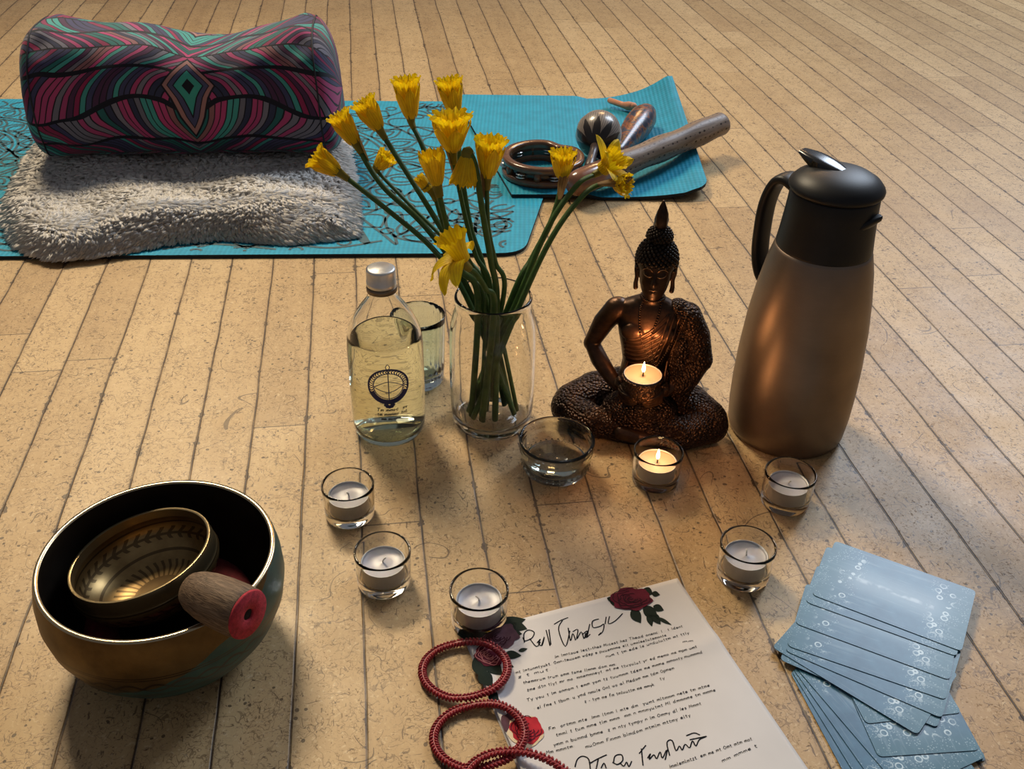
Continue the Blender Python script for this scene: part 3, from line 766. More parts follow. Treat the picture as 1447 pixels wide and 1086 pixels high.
M_SHEATH = mat_petal('papery_sheath', (0.20, 0.12, 0.045), (0.34, 0.22, 0.09), 0.35)

def frame_to(d):
    return d.to_track_quat('Z', 'Y').to_matrix()
def petal_patch(mb, base, R, th, L, r0, r1, wdeg, curl=0.0, flare=0.0, n=9, m=7, tip=0.75, jit=0.0):
    """one tepal on a cup: th its angle round the axis; flare bends it outwards"""
    P = []; UV_ = []
    for j in range(n + 1):
        t = j / n; prof = math.sin(PI * min(1, (0.16 + 0.84 * t)) ** 1.0) ** 0.6 if t < 1 else 0.0
        prof = (math.sin(PI * (0.13 + 0.87 * t))) ** 0.55 if t < 1 else 0.05
        row = []
        ang = flare * t * t
        rad = r0 + (r1 - r0) * t ** 0.75; zz = L * t
        if flare:
            rad = r0 + (r1 - r0) * t * 0.4 + L * t * math.sin(flare * (0.35 + 0.65 * t)); zz = L * t * math.cos(flare * (0.35 + 0.65 * t))
        for i in range(m + 1):
            s = -1 + 2 * i / m; a = th + math.radians(wdeg) * s * prof * (1.0 if not flare else r1 / max(rad, r1) * 1.0)
            rr = rad * (1 + curl * s * s) + 0.0006 * math.sin(7 * s + th * 3) * t
            zz2 = zz - L * 0.05 * s * s * t + jit * math.sin(th * 5 + s * 4) * t * 0.002
            row.append(base + R @ Vector((rr * math.cos(a), rr * math.sin(a), zz2))); UV_.append((s * 0.5 + 0.5, t))
        P.append(row)
    mb.grid(P); return UV_
def corona(mb, base, R, L, r0, r1, ruff=0.14, seg=72, n=12, z0=0.0):
    P = []; UV_ = []
    for j in range(n + 1):
        t = j / n; row = []
        for i in range(seg + 1):
            a = 2 * PI * i / seg
            rad = r0 + (r1 - r0) * (0.35 * t + 0.65 * t ** 2.6); k = t ** 4
            rad *= 1 + k * (ruff * math.sin(11 * a) + ruff * 0.6 * math.sin(23 * a + 1))
            zz = z0 + L * t + k * 0.0016 * math.sin(17 * a + 2)
            row.append(base + R @ Vector((rad * math.cos(a), rad * math.sin(a), zz))); UV_.append((a * 0.8, t))
        P.append(row)
    mb.grid(P); return UV_

def daffodil(label, stem_px, Y0, Y1, tip_px, Lf=None, rw=0.011, kind='bud', foot=(0, 0), sheath=0.6, srad=0.0033, neckl=0.018, tipdY=0.0):
    """stem_px: where the stem runs above the rim, from the flower down; foot: where it stands in the jar"""
    root = thing('daffodil', label, 'flower', (jc.x, jc.y, 0.0085), 0, 'daffodils in the glass jar')
    off = Vector((jc.x, jc.y, 0.0085))
    n = len(stem_px); pts = [G(px, py, Y0 + (Y1 - Y0) * i / max(1, n - 1)) - off for i, (px, py) in enumerate(stem_px)]
    # keep the stem inside the rim
    last = pts[-1]
    q = last.copy(); rr = math.hypot(q.x, q.y)
    if rr > 0.029: q.x *= 0.029 / rr; q.y *= 0.029 / rr
    pts[-1] = q
    pts.append(Vector((foot[0], foot[1], 0.003)))
    path = smoothpath(pts, 9); stem = MB(); m = len(path)
    stem.tube(path, [srad * (0.92 + 0.25 * (i / m)) for i in range(m)], 10, flat=0.72)
    stem.build('stem', M_LEAFG, root)
    base = pts[0]; tip = G(*tip_px, Y0 + tipdY) - off
    d = tip - base; L = Lf or d.length; d = d.normalized(); R = frame_to(d)
    # swollen neck joining the stem
    sd = (path[0] - path[2]).normalized()
    nk = MB(); nb = base - sd * 0.004
    npts = smoothpath([nb, base + sd * neckl * 0.3 * 0.5 + d * neckl * 0.2, base + d * neckl * 0.75], 5)
    nk.tube(npts, [srad * 0.95 + (0.0062 - srad * 0.95) * (i / (len(npts) - 1)) ** 1.3 for i in range(len(npts))], 12); nk.build('ovary', M_NECK, root)
    fb = base + d * neckl * 0.55
    Lp = max(0.012, L - neckl * 0.55)
    if kind in ('bud', 'cup'):
        if kind == 'bud':
            co = MB(); uv = corona(co, fb, R, Lp * 1.0, 0.0045, rw * 1.08, 0.16); co.uv = uv; co.build('corona', M_CORONA, root)
            co2 = MB(); uv = corona(co2, fb, R, Lp * 0.93, 0.003, rw * 0.62, 0.22, 48, 8); co2.uv = uv; co2.build('corona', M_CORONA, root)
            for k in range(6):
                pb = MB(); uv = petal_patch(pb, fb - d * 0.001, R, k * PI / 3 + 0.3, Lp * random.uniform(0.80, 0.93), 0.0056, rw * (1.04 + 0.05 * (k % 2)), 34, 0.03, 0, jit=1); pb.uv = uv
                pb.build('petal', M_PETAL, root)
        else:
            for k in range(6):
                pb = MB(); uv = petal_patch(pb, fb - d * 0.001, R, k * PI / 3 + 0.2, Lp * random.uniform(0.93, 1.03), 0.0056, rw * (1.0 + 0.07 * (k % 2)), 42, -0.02, 0, jit=1); pb.uv = uv; pb.build('petal', M_PETAL, root)
            co = MB(); uv = corona(co, fb, R, Lp * 0.9, 0.0045, rw * 0.8, 0.1); co.uv = uv; co.build('corona', M_CORONA, root)
    else:
        co = MB(); uv = corona(co, fb, R, Lp, 0.0075, rw, 0.10, 96, 14); co.uv = uv; co.build('corona', M_CORONA, root)
        RI = R.transposed(); dirs = [(-1, 0, -.25), (-.35, -.6, -.8), (.25, -.5, -.8), (.1, .9, .0), (-.6, .8, .1)] if kind == 'open' else None
        for k in range(5 if dirs else 6):
            fl_ = 1.95 if kind == 'open' else 0.75
            pb = MB(); uv = petal_patch(pb, fb + d * 0.002, R, (math.atan2((RI @ Vector(dirs[k])).y, (RI @ Vector(dirs[k])).x) if dirs else k * PI / 3 + 0.5), 0.030 if kind == 'open' else 0.027, 0.0055, 0.010, 46, 0.10, fl_ + 0.25 * math.sin(k * 2.3)); pb.uv = uv; pb.build('petal', M_PETAL, root)
    if sheath:
        sp = MB(); s0 = base - sd * 0.014; uv = petal_patch(sp, s0, frame_to((sd + d).normalized()), random.uniform(0, 6.28) if sheath is True else sheath * 5, 0.036, 0.0030, 0.0085, 62, 0.0, 0, 10, 7); sp.uv = uv
        sp.build('sheath', M_SHEATH, root)
    return root
D = daffodil
D('daffodil bud farthest left, pointing left over the fleece blanket', [(488, 250), (552, 300), (612, 352), (655, 418)], .93, .895, (443, 219), rw=.0115, foot=(.025, -.006), sheath=0)
D('daffodil bud second from the left, beside the bolster end', [(508, 212), (540, 262), (605, 325), (665, 415)], .95, .90, (477, 161), rw=.0105, foot=(.022, .006), sheath=.55)
D('daffodil bud pointing up left, third along from the left', [(542, 192), (580, 252), (625, 325), (676, 412)], .96, .905, (512, 142), rw=.0115, foot=(.014, .012), sheath=0)
D('tall daffodil bud with brown sheath below, topmost left of the pair', [(583, 178), (600, 215), (628, 310), (682, 410)], .975, .91, (573, 111), rw=.0125, foot=(.02, .016), sheath=0, srad=.0028)
D('daffodil bud topmost right of the pair, above the central cluster', [(645, 172), (650, 230), (664, 320), (688, 405)], .975, .915, (634, 112), rw=.0118, foot=(.0, .02), sheath=.3)
D('large frilly daffodil at the centre top of the cluster', [(641, 226), (656, 300), (672, 360), (694, 415)], .905, .893, (637, 162), rw=.0175, foot=(-.006, .0), sheath=.9)
D('closed orange yellow daffodil cup left of the central cluster', [(620, 272), (634, 330), (650, 380), (675, 420)], .885, .885, (608, 211), rw=.0130, foot=(-.022, -.01), kind='cup', sheath=0, srad=.0042)
D('drooping closed daffodil cup just right of the cluster centre', [(662, 212), (672, 236), (682, 300), (694, 370), (702, 425)], .888, .888, (655, 262), rw=.0135, foot=(.004, -.018), kind='cup', sheath=0, srad=.0042, neckl=.012)
D('daffodil bud right of the central cluster, on an upright stem', [(688, 262), (690, 320), (700, 370), (712, 415)], .895, .89, (694, 196), rw=.0135, foot=(-.016, .014), sheath=.2)
D('small curled daffodil half hidden behind a leaning stem', [(531, 240), (580, 290), (640, 350), (690, 408)], .985, .92, (549, 219), rw=.0095, foot=(.028, .0), sheath=0, neckl=.010, srad=.0025)
D('open daffodil hanging low over the jar with spread petals', [(660, 378), (672, 386), (686, 408), (698, 436)], .845, .862, (636, 333), rw=.0155, foot=(-.01, -.02), kind='open', sheath=.75, srad=.0038, tipdY=-.004)
D('daffodil bud right of the jar, in front of the tambourine', [(794, 262), (780, 310), (752, 365), (727, 412)], .95, .905, (796, 214), rw=.0118, foot=(-.024, .006), sheath=.5)
D('open daffodil with pointed petals at the far right of the bunch', [(842, 246), (815, 262), (775, 320), (733, 418)], .955, .90, (874, 222), rw=.0120, foot=(-.026, -.004), kind='half', sheath=0, tipdY=-.01)
D('daffodil bud at the lowest right end of the bunch, nodding sideways', [(858, 258), (828, 272), (783, 330), (737, 425)], .94, .885, (888, 262), rw=.0105, foot=(-.02, -.016), sheath=.4, tipdY=-.012)
D('thin brown daffodil bud leaning left below the closed cup', [(614, 278), (630, 330), (652, 385), (684, 424)], .90, .89, (590, 248), rw=.0050, foot=(-.012, -.008), kind='cup', sheath=0, srad=.0026, neckl=.02)

# ================================================================== VACUUM JUG
vc = F(1108, 602, 0.0); HD = math.radians(132)        # handle direction, spout opposite
jug = thing('vacuum_jug', 'tall bronze steel vacuum jug with black collar, handle and lid', 'jug', (vc.x, vc.y, 0.0003))
bq = MatB('brushed_bronze_steel'); n_ = bq.noise(1.0, 3, 0.6, 0.0, bq.vec(bq.xyz()[0] * 40, bq.xyz()[1] * 40, bq.xyz()[2] * 900))
bq.set(color=bq.ramp(n_ * 0.15 + bq.noise(20, 3) * 0.85, [(0.3, (0.20, 0.150, 0.112)), (0.7, (0.27, 0.205, 0.155))]), metal=0.88, rough=0.43).bump(n_, 0.03, 0.0002)
def barr(a, j, z): return 1.0
g_ = MB(); g_.lathe([(0, 0.003), (0.050, 0.002), (0.0575, 0.0), (0.0605, 0.0015), (0.0625, 0.008), (0.0643, 0.03), (0.0648, 0.06), (0.0640, 0.095), (0.0615, 0.135), (0.0575, 0.170), (0.0525, 0.200), (0.0480, 0.218), (0.0462, 0.2225), (0.0440, 0.2225)], 112)
g_.build('body', bq.m, jug)
M_BLK = simple('matt_black_plastic', (0.010, 0.010, 0.011), 0.45, spec=0.28, bump=0.05, bscale=900)
g_ = MB(); g_.lathe([(0.040, 0.2200), (0.0466, 0.2205), (0.0466, 0.2235), (0.0455, 0.2330), (0.0442, 0.2480), (0.0430, 0.2640), (0.0424, 0.2770), (0.0412, 0.2795), (0.036, 0.2800)], 96); colo = g_.build('collar', M_BLK, jug)
g_ = MB(); g_.lathe([(0.040, 0.2795), (0.0432, 0.2800), (0.0448, 0.2820), (0.0450, 0.2840), (0.0440, 0.2865), (0.0395, 0.2915), (0.031, 0.2965), (0.020, 0.2995), (0.010, 0.3008), (0, 0.3012)], 96); lido = g_.build('lid', M_BLK, jug)
hx, hy = math.cos(HD), math.sin(HD)
hn = MB(); hp_ = smoothpath([(0.038, 0.270), (0.054, 0.2745), (0.0650, 0.2660), (0.0720, 0.2420), (0.0725, 0.2100), (0.0700, 0.1850), (0.0635, 0.1670), (0.0560, 0.160)], 8)
P = []
for i, p in enumerate(hp_):
    a = hp_[max(i - 1, 0)]; b_ = hp_[min(i + 1, len(hp_) - 1)]; t = Vector((b_.x - a.x, b_.y - a.y)).normalized(); nn = Vector((-t.y, t.x)); row = []
    for k in range(20):
        an = 2 * PI * k / 20; ca = math.copysign(abs(math.cos(an)) ** 0.7, math.cos(an)); sa = math.copysign(abs(math.sin(an)) ** 0.7, math.sin(an))
        rad = p.x + nn.x * ca * 0.0052; zz = p.y + nn.y * ca * 0.0052; wd = sa * (0.0140 - 0.003 * i / len(hp_))
        row.append((rad * hx - wd * hy, rad * hy + wd * hx, zz))
    P.append(row)
hn.grid(P, 0, closed_u=True); hn.f.append(tuple(range(20))); hn.mi.append(0); o_ = len(hn.v) - 20; hn.f.append(tuple(o_ + k for k in range(20))); hn.mi.append(0)
hn.build('handle', M_BLK, jug, fixn=True)
# thumb lever on the lid
lv = MB(); P = []
for i in range(15):
    t = i / 14; rad = -0.006 + 0.050 * t; wd = 0.0115 * (math.sin(PI * (0.10 + 0.78 * t)) ** 0.55); zt = 0.3005 + 0.0070 * t ** 1.1 + 0.002 * math.sin(PI * t); zb = 0.2975 if t < 0.65 else 0.2975 + (t - 0.65) / 0.35 * 0.008
    row = []
    for (ww, z_) in ((-1, zb), (-1, zt - 0.0022), (-0.82, zt - 0.0005), (-0.4, zt), (0.4, zt), (0.82, zt - 0.0005), (1, zt - 0.0022), (1, zb)):
        row.append((rad * hx - ww * wd * hy, rad * hy + ww * wd * hx, z_))
    P.append(row)
lv.grid(P, 0, closed_u=True); lv.f += [tuple(range(8)), tuple(14 * 8 + k for k in range(8))]; lv.mi += [0, 0]
M_LEV = simple('glossy_black_plastic', (0.014, 0.015, 0.017), 0.22); lv.build('thumb_lever', M_LEV, lido, fixn=True, auto=50)
# pouring lip
SD = HD + PI + 0.12; sx, sy = math.cos(SD), math.sin(SD); sp_ = MB(); P = []
for i in range(9):
    t = i / 8; rad = 0.036 + 0.0135 * t; wd = 0.0200 * (1 - t ** 1.6) + 0.0015; zt = 0.2655 + 0.003 * t; zb = 0.2440 + 0.0195 * t ** 0.8; row = []
    for k in range(12):
        an = 2 * PI * k / 12; row.append((rad * sx - math.cos(an) * wd * sy, rad * sy + math.cos(an) * wd * sx, (zt + zb) / 2 + math.sin(an) * (zt - zb) / 2))
    P.append(row)
sp_.grid(P, 0, closed_u=True); sp_.f += [tuple(range(12)), tuple(8 * 12 + k for k in range(12))]; sp_.mi += [0, 0]; sp_.build('spout', M_BLK, colo, fixn=True)

# ================================================================== STATUE
S = 0.97
stc = F(905, 600, 0.0)
SX, SY, SROT = stc.x - 0.002, stc.y + 0.006, math.radians(-10)
stat = thing('seated_statue', 'dark bronze cross legged statue with curled hair and topknot, holding a candle bowl', 'statue', (SX, SY, 0.0003), SROT)
def bronze(name, lo, hi, rough, bumpfn=None, st=0.5, dist=0.0015):
    b = MatB(name); n = b.noise(45, 4, 0.6)
    b.set(color=b.ramp(n, [(0.35, lo), (0.72, hi)]), metal=0.75, rough=b.noise(60, 2) * 0.2 + rough, spec=0.5)
    if bumpfn: b.bump(bumpfn(b), st, dist)
    return b.m
BLO, BHI = (0.020, 0.011, 0.007), (0.095, 0.044, 0.021)
M_BRZ = bronze('dark_bronze', BLO, BHI, 0.27, lambda b: b.noise(220, 3) * 0.4, 0.15)
def scales(b):
    v = b.vor(330, 'F1'); return (1.0 - v.min(1.0)) + b.noise(150, 2) * 0.5
M_BRZS = bronze('bronze_beaded_cloth', (0.014, 0.008, 0.006), (0.075, 0.035, 0.018), 0.30, scales, 1.0, 0.003)
def folds(b):
    x, y, z = b.xyz(); return ((x * 260.0 + z * 330.0 + b.noise(30, 2) * 2.0).sin()) * 0.5
M_BRZR = bronze('bronze_draped_cloth', BLO, (0.13, 0.060, 0.028), 0.32, folds, 0.35, 0.0015)
def V3(*p): return Vector(p) * S

tb_ = MB()
def sl(rows): return [(z * S, cx * S, cy * S, rx * S, ry * S) for z, cx, cy, rx, ry in rows]
# trunk, neck and head
tb_.loft(sl([(.018, 0, .010, .030, .024), (.040, 0, .010, .033, .025), (.060, 0, .010, .0275, .021), (.078, 0, .009, .0255, .0195), (.095, 0, .008, .0285, .0205), (.112, 0, .008, .0325, .0215), (.128, 0, .009, .0355, .0215), (.140, 0, .010, .0365, .0195), (.149, 0, .010, .032, .0165), (.155, 0, .009, .020, .0135), (.160, 0, .006, .0118, .0112), (.168, 0, .003, .0100, .0102), (.178, 0, .001, .0100, .0105)]), 40)
for sg in (-1, 1): tb_.ell(V3(sg * .0355, .010, .1400), V3(.0125, .0125, .0120)); tb_.ell(V3(sg * .015, -.008, .122), V3(.015, .008, .011))
hc = V3(0, -.002, .1925)
tb_.loft(sl([(.1660, 0, -.0125, .0035, .0030), (.1675, 0, -.0105, .0075, .0065), (.1705, 0, -.0085, .0105, .0098), (.1760, 0, -.0060, .0132, .0138), (.1830, 0, -.0040, .0152, .0160), (.1910, 0, -.0025, .0165, .0172), (.2000, 0, -.0018, .0168, .0176), (.2090, 0, -.0010, .0162, .0172), (.2170, 0, 0, .0140, .0152), (.2240, 0, 0, .0095, .0110), (.2275, 0, 0, .004, .005)]), 40)
# nose, brows, lids, lips, chin
fy = lambda z: -.0195
tb_.capsule([V3(0, -.0178, .2015), V3(0, -.0196, .1955), V3(0, -.0215, .1895), V3(0, -.0213, .1880)], [.0014 * S, .0017 * S, .0024 * S, .0022 * S], 12)
for sg in (-1, 1):
    tb_.ell(V3(sg * .0022, -.0196, .1880), V3(.0016, .0016, .0014))
    tb_.capsule([V3(sg * .0016, -.0180, .2010), V3(sg * .0050, -.0182, .2035), V3(sg * .0092, -.0164, .2028), V3(sg * .0125, -.0132, .2000)], [.0009 * S, .0010 * S, .0010 * S, .0007 * S], 8)
    tb_.ell(V3(sg * .0068, -.0158, .1975), V3(.0042, .0024, .0027), Matrix.Rotation(sg * -0.12, 3, 'Y'))
    tb_.capsule([V3(sg * .0026, -.0176, .1965), V3(sg * .0065, -.0184, .1955), V3(sg * .0108, -.0160, .1968)], [.0005 * S, .0007 * S, .0005 * S], 8)
    tb_.ell(V3(sg * .0085, -.0120, .1860), V3(.0050, .0050, .0055))
    tb_.capsule([V3(0, -.0192, .1815), V3(sg * .0022, -.0190, .1822), V3(sg * .0046, -.0172, .1818)], [.0011 * S, .0012 * S, .0006 * S], 8)
    # long-lobed ears
    tb_.capsule([V3(sg * .0172, .001, .2020), V3(sg * .0196, .002, .2000), V3(sg * .0198, .001, .1930), V3(sg * .0188, -.0005, .1850), V3(sg * .0192, -.001, .1775), V3(sg * .0188, -.0015, .1730)], [.0020 * S, .0028 * S, .0026 * S, .0021 * S, .0026 * S, .0029 * S], 10)
tb_.capsule([V3(-.0030, -.0186, .1785), V3(0, -.0195, .1780), V3(.0030, -.0186, .1785)], [.0010 * S, .0015 * S, .0010 * S], 8)
tb_.ell(V3(0, -.0150, .1715), V3(.0042, .0036, .0034))
# arms: one bare, the other inside the sleeve
BW = V3(0, -.0365, 0); UPZ = 0.029
armL = [V3(-.0375, .010, .1385), V3(-.0500, .012, .1180), V3(-.0605, .008, .0930), V3(-.0500, -.004, .0800), V3(-.0350, -.018, .0680), V3(-.0265, -.026, .0640)]
tb_.capsule(armL, [.0128 * S, .0120 * S, .0098 * S, .0098 * S, .0082 * S, .0068 * S], 18)
armR = [V3(.0375, .010, .1385), V3(.0500, .012, .1150), V3(.0570, .006, .0900), V3(.0470, -.006, .0780), V3(.0340, -.018, .0680), V3(.0265, -.026, .0640)]
tb_.capsule(armR, [.0125 * S, .0115 * S, .0098 * S, .0095 * S, .0080 * S, .0068 * S], 18)
# hands cupped round the bowl: a palm, four fingers under it and a thumb on the rim side
for sg in (-1, 1):
    tb_.ell(V3(sg * .0230, -.0320, .0405 + UPZ), V3(.0062, .0085, .0080), Matrix.Rotation(sg * 0.5, 3, 'Y'))
    for k, (dz, ln) in enumerate(((.004, .85), (0, 1.0), (-.004, .97), (-.008, .8))):
        a0 = (0.05 if sg > 0 else PI - 0.05); pts = []
        for q in range(4):
            a = a0 - sg * (0.35 + 0.36 * q * ln); r = .0215 - .0016 * q * (k + 1) * 0.35
            pts.append(V3((r + .0015) * math.cos(a), -.0365 + (r + .0015) * math.sin(a), .0405 + UPZ + dz - .0012 * q))
        tb_.capsule(pts, [.0029 * S, .0027 * S, .0025 * S, .0021 * S], 8)
    tb_.capsule([V3(sg * .0245, -.030, .0450 + UPZ), V3(sg * .0245, -.037, .0510 + UPZ), V3(sg * .0220, -.0440, .0525 + UPZ)], [.0034 * S, .0030 * S, .0023 * S], 8)
# bare foot lying on the folded shin
tb_.capsule([V3(-.016, -.050, .0180), V3(.004, -.0555, .0185), V3(.020, -.055, .0175)], [.0085 * S, .0078 * S, .0060 * S], 12)
for k in range(5): tb_.capsule([V3(.022, -.0575 + .0028 * k, .0190), V3(.0275 - .0008 * k, -.0570 + .0026 * k, .0185)], [.0021 * S, .0017 * S], 8)
body = bake(tb_.build('body', M_BRZ, stat), 0.00105, 2, 0.4)
# folded legs under the beaded skirt
lg = MB()
for sg in (-1, 1):
    lg.capsule([V3(sg * .022, .018, .0270), V3(sg * .052, .004, .0275), V3(sg * .0755, -.014, .0245), V3(sg * .0790, -.020, .0230)], [.0290 * S, .0265 * S, .0225 * S, .0205 * S], 22)
    yo = -.040 if sg > 0 else -.036; 
    lg.capsule([V3(sg * .0790, -.020, .0215), V3(sg * .050, -.038, .0190), V3(sg * .022, yo, .0160), V3(-sg * .012, yo - .002, .0135)], [.0205 * S, .0190 * S, .0155 * S, .0110 * S], 22)
lg.ell(V3(0, .012, .020), V3(.050, .036, .020)); lg.ell(V3(0, -.020, .012), V3(.055, .032, .0115)); lg.ell(V3(0, -.026, .034), V3(.042, .024, .0250)); lg.ell(V3(0, -.034, .048), V3(.017, .016, .0140))
lg.loft([(0.0, 0, -.002 * S, .080 * S, .044 * S), (.006 * S, 0, -.002 * S, .085 * S, .048 * S), (.012 * S, 0, 0, .078 * S, .042 * S)], 40)
skirt = bake(lg.build('robe_skirt', M_BRZS, stat), 0.0013, 4, 0.5)
# sleeve over the statue's left arm and shoulder
sv = MB(); sv.capsule([V3(.0280, .010, .1465), V3(.0390, .010, .1390), V3(.0510, .012, .1150), V3(.0580, .006, .0890), V3(.0480, -.006, .0740), V3(.0370, -.015, .0670)], [.0120 * S, .0155 * S, .0155 * S, .0150 * S, .0145 * S, .0125 * S], 20)
sv.capsule([V3(.050, .004, .085), V3(.046, -.002, .060), V3(.040, -.006, .045)], [.012 * S, .012 * S, .010 * S], 14)
sv.capsule([V3(.034, .010, .128), V3(.036, .006, .105), V3(.036, .001, .082), V3(.034, -.006, .064)], [.0095 * S, .0115 * S, .0120 * S, .0110 * S], 14)
sleeve = bake(sv.build('robe_sleeve', M_BRZS, stat), 0.0013, 3, 0.5)
# helper: the front skin of the body
bpy.context.view_layer.update()
def bvh(o):
    me = o.data; return BVHTree.FromPolygons([v.co for v in me.vertices], [tuple(p.vertices) for p in me.polygons])
BV = [bvh(body), bvh(sleeve)]
def front(x, z, lift=0.0):
    best = None
    for t in BV:
        h = t.ray_cast(Vector((x, -0.2, z)), Vector((0, 1, 0)))
        if h[0] is not None and (best is None or h[0].y < best.y): best = h[0]
    y = best.y if best is not None else 0.0
    return Vector((x, y - lift, z))
def radial(c, d, lift=0.0):
    h = BV[0].ray_cast(c + d * 0.2, -d); return (h[0] if h[0] is not None else c + d * 0.02) + d * lift
# draped cloth over one shoulder: folds
rb_ = MB()
for k in range(9):
    z0 = .116 - .0055 * k; pts = []
    for i in range(15):
        t = i / 14; x = max(-.0235, -.0265 + .045 * t - .0004 * k); z = z0 + (.030 - .0022 * k) * t ** 1.5 - .004 * math.sin(PI * t)
        pts.append(front(x * S, z * S, -.0003))
    rb_.tube(pts, [.0011 + .0006 * math.sin(PI * i / 14) for i in range(15)], 8)
for k in range(4):
    pts = [front((.005 + .0058 * k + .0155 * t) * S, (.080 + .066 * t) * S, -.0002) for t in [i / 12 for i in range(13)]]; rb_.tube(pts, .0013, 8)
for k in range(3):
    pts = [front((-.004 + .004 * k + (.004 - .006 * k * .4) * t) * S, (.072 + .024 * t) * S, .0002) for t in [i / 8 for i in range(9)]]; rb_.tube(pts, .0010, 8)
rb_.build('robe_folds', M_BRZR, stat)
# strings of beads
nb = MB()
def beads(pts, r=.00115, step=.0023):
    path = smoothpath([(p[0], 0, p[1]) for p in pts], 30); acc = 0; last = None
    for p in path:
        if last is None or (p - last).length >= step:
            q = front(p.x * S, p.z * S, .0006); nb.ell(q, (r, r, r), None, 8, 6); last = p
beads([(-.0090, .160), (-.0115, .148), (-.0090, .128), (-.0030, .108), (.0060, .092), (.0125, .083)])
beads([(.0100, .160), (.0085, .145), (.0035, .120), (.0070, .098), (.0125, .083)])
beads([(.0385, .148), (.0320, .128), (.0250, .108), (.0180, .093), (.0135, .084)], .0014, .0027)
beads([(.0125, .083), (.0122, .079), (.0120, .075)], .0022, .003)
for i in range(30):
    a = 2 * PI * i / 30; d = Vector((math.cos(a), math.sin(a), 0)); q = radial(V3(0, .004, .1605), d, .0006); nb.ell(q, (.0014, .0014, .0014), None, 8, 6)
nb.build('bead_necklace', M_BRZ, stat)
# hair: rows of snail curls over the skull, a cap under them
hr = MB(); hcc = V3(0, .0015, .2065)
hr.ell(hcc, V3(.0205, .0205, .0235)); hr.ell(V3(0, .0015, .2315), V3(.0125, .0125, .0115))
ga = PI * (3 - math.sqrt(5)); NC = 330
for i in range(NC):
    zt = 1 - 1.55 * (i + .5) / NC; r = math.sqrt(max(0, 1 - zt * zt)); a = i * ga; d = Vector((r * math.cos(a), r * math.sin(a), zt))
    p = hcc + Vector((d.x * .0210 * S, d.y * .0210 * S, d.z * .0240 * S))
    if d.y < -0.25 and p.z < (.2075 - .002 * abs(d.x)) * S: continue
    if p.z < .190 * S: continue
    hr.ell(p, (.00215, .00215, .00215), None, 8, 6)
for i in range(110):
    zt = 1 - 1.1 * (i + .5) / 110; r = math.sqrt(max(0, 1 - zt * zt)); a = i * ga
    hr.ell(V3(0, .0015, .2315) + Vector((r * math.cos(a) * .0127 * S, r * math.sin(a) * .0127 * S, zt * .0118 * S)), (.0019, .0019, .0019), None, 8, 6)
hro = hr.build('hair', bronze('blackened_bronze', (0.012, 0.009, 0.007), (0.045, 0.028, 0.018), 0.3), stat)
fb_ = MB()
for i in range(19):
    x = (-.0168 + .0336 * i / 18); q = front(x * S, (.2078 - 14 * x * x * .9) * S, .0004); fb_.ell(q, (.0009, .0009, .0009), None, 8, 6)
ey_ = MB()
for sg in (-1, 1):
    ey_.tube([front(sg * x * S, z * S, .0002) for x, z in ((.0028, .1962), (.0050, .1952), (.0075, .1951), (.0098, .1958), (.0116, .1968))], [.0003, .00055, .0006, .0005, .0003], 8)
    ey_.tube([front(sg * x * S, z * S, .0002) for x, z in ((.0024, .2012), (.0050, .2040), (.0082, .2042), (.0112, .2022), (.0128, .2000))], [.0003, .0005, .0005, .0004, .0003], 8)
ey_.tube([front(x * S, z * S, .0001) for x, z in ((-.0040, .1800), (-.0018, .1806), (0, .1801), (.0018, .1806), (.0040, .1800))], .00045, 8)
ey_.build('gilded_brows_and_lids', simple('rubbed_gilding', (0.42, 0.24, 0.12), 0.35, 0.8), stat)
fb_.ell(front(0, .2055 * S, .0003), (.0008, .0008, .0008), None, 8, 6); fb_.build('forehead_beads', M_BRZ, stat)
fn = MB(); fn.lathe([(0, .239 * S), (.0045 * S, .2405 * S), (.0066 * S, .245 * S), (.0070 * S, .2505 * S), (.0058 * S, .2580 * S), (.0034 * S, .2655 * S), (.0012 * S, .2710 * S), (0, .2725 * S)], 24, rfun=lambda a, j, z: 1 + 0.10 * math.cos(5 * a + z * 200))
fn.build('topknot', M_BRZ, hro)
# bowl in the lap
bwl = MB(); bwl.lathe([(0, .030 * S), (.012 * S, .030 * S), (.0175 * S, .0335 * S), (.0220 * S, .0400 * S), (.0234 * S, .0465 * S), (.0222 * S, .0525 * S), (.0214 * S, .0545 * S), (.0224 * S, .0562 * S), (.0224 * S, .0578 * S), (.0208 * S, .0584 * S), (.0198 * S, .0575 * S), (.0196 * S, .0430 * S), (0, .0425 * S)], 72, Matrix.Translation(BW + Vector((0, 0, UPZ * S))))
def lot(b):
    x, y, z = b.xyz(); return b.vor(420, 'F1') * 1.0
bwl.build('offering_bowl', bronze('bronze_bowl', BLO, BHI, 0.3, lot, 0.7, 0.0015), stat)
Rz = Matrix.Rotation(SROT, 4, 'Z'); q = Matrix.Translation((SX, SY, 0.0003)) @ Rz @ Vector((BW.x, BW.y, (.0432 + UPZ) * S))
tealight(tuple(q), 'burning tealight held in the bowl on the statue lap', True, group=None, r=0.0192, h=0.0160)

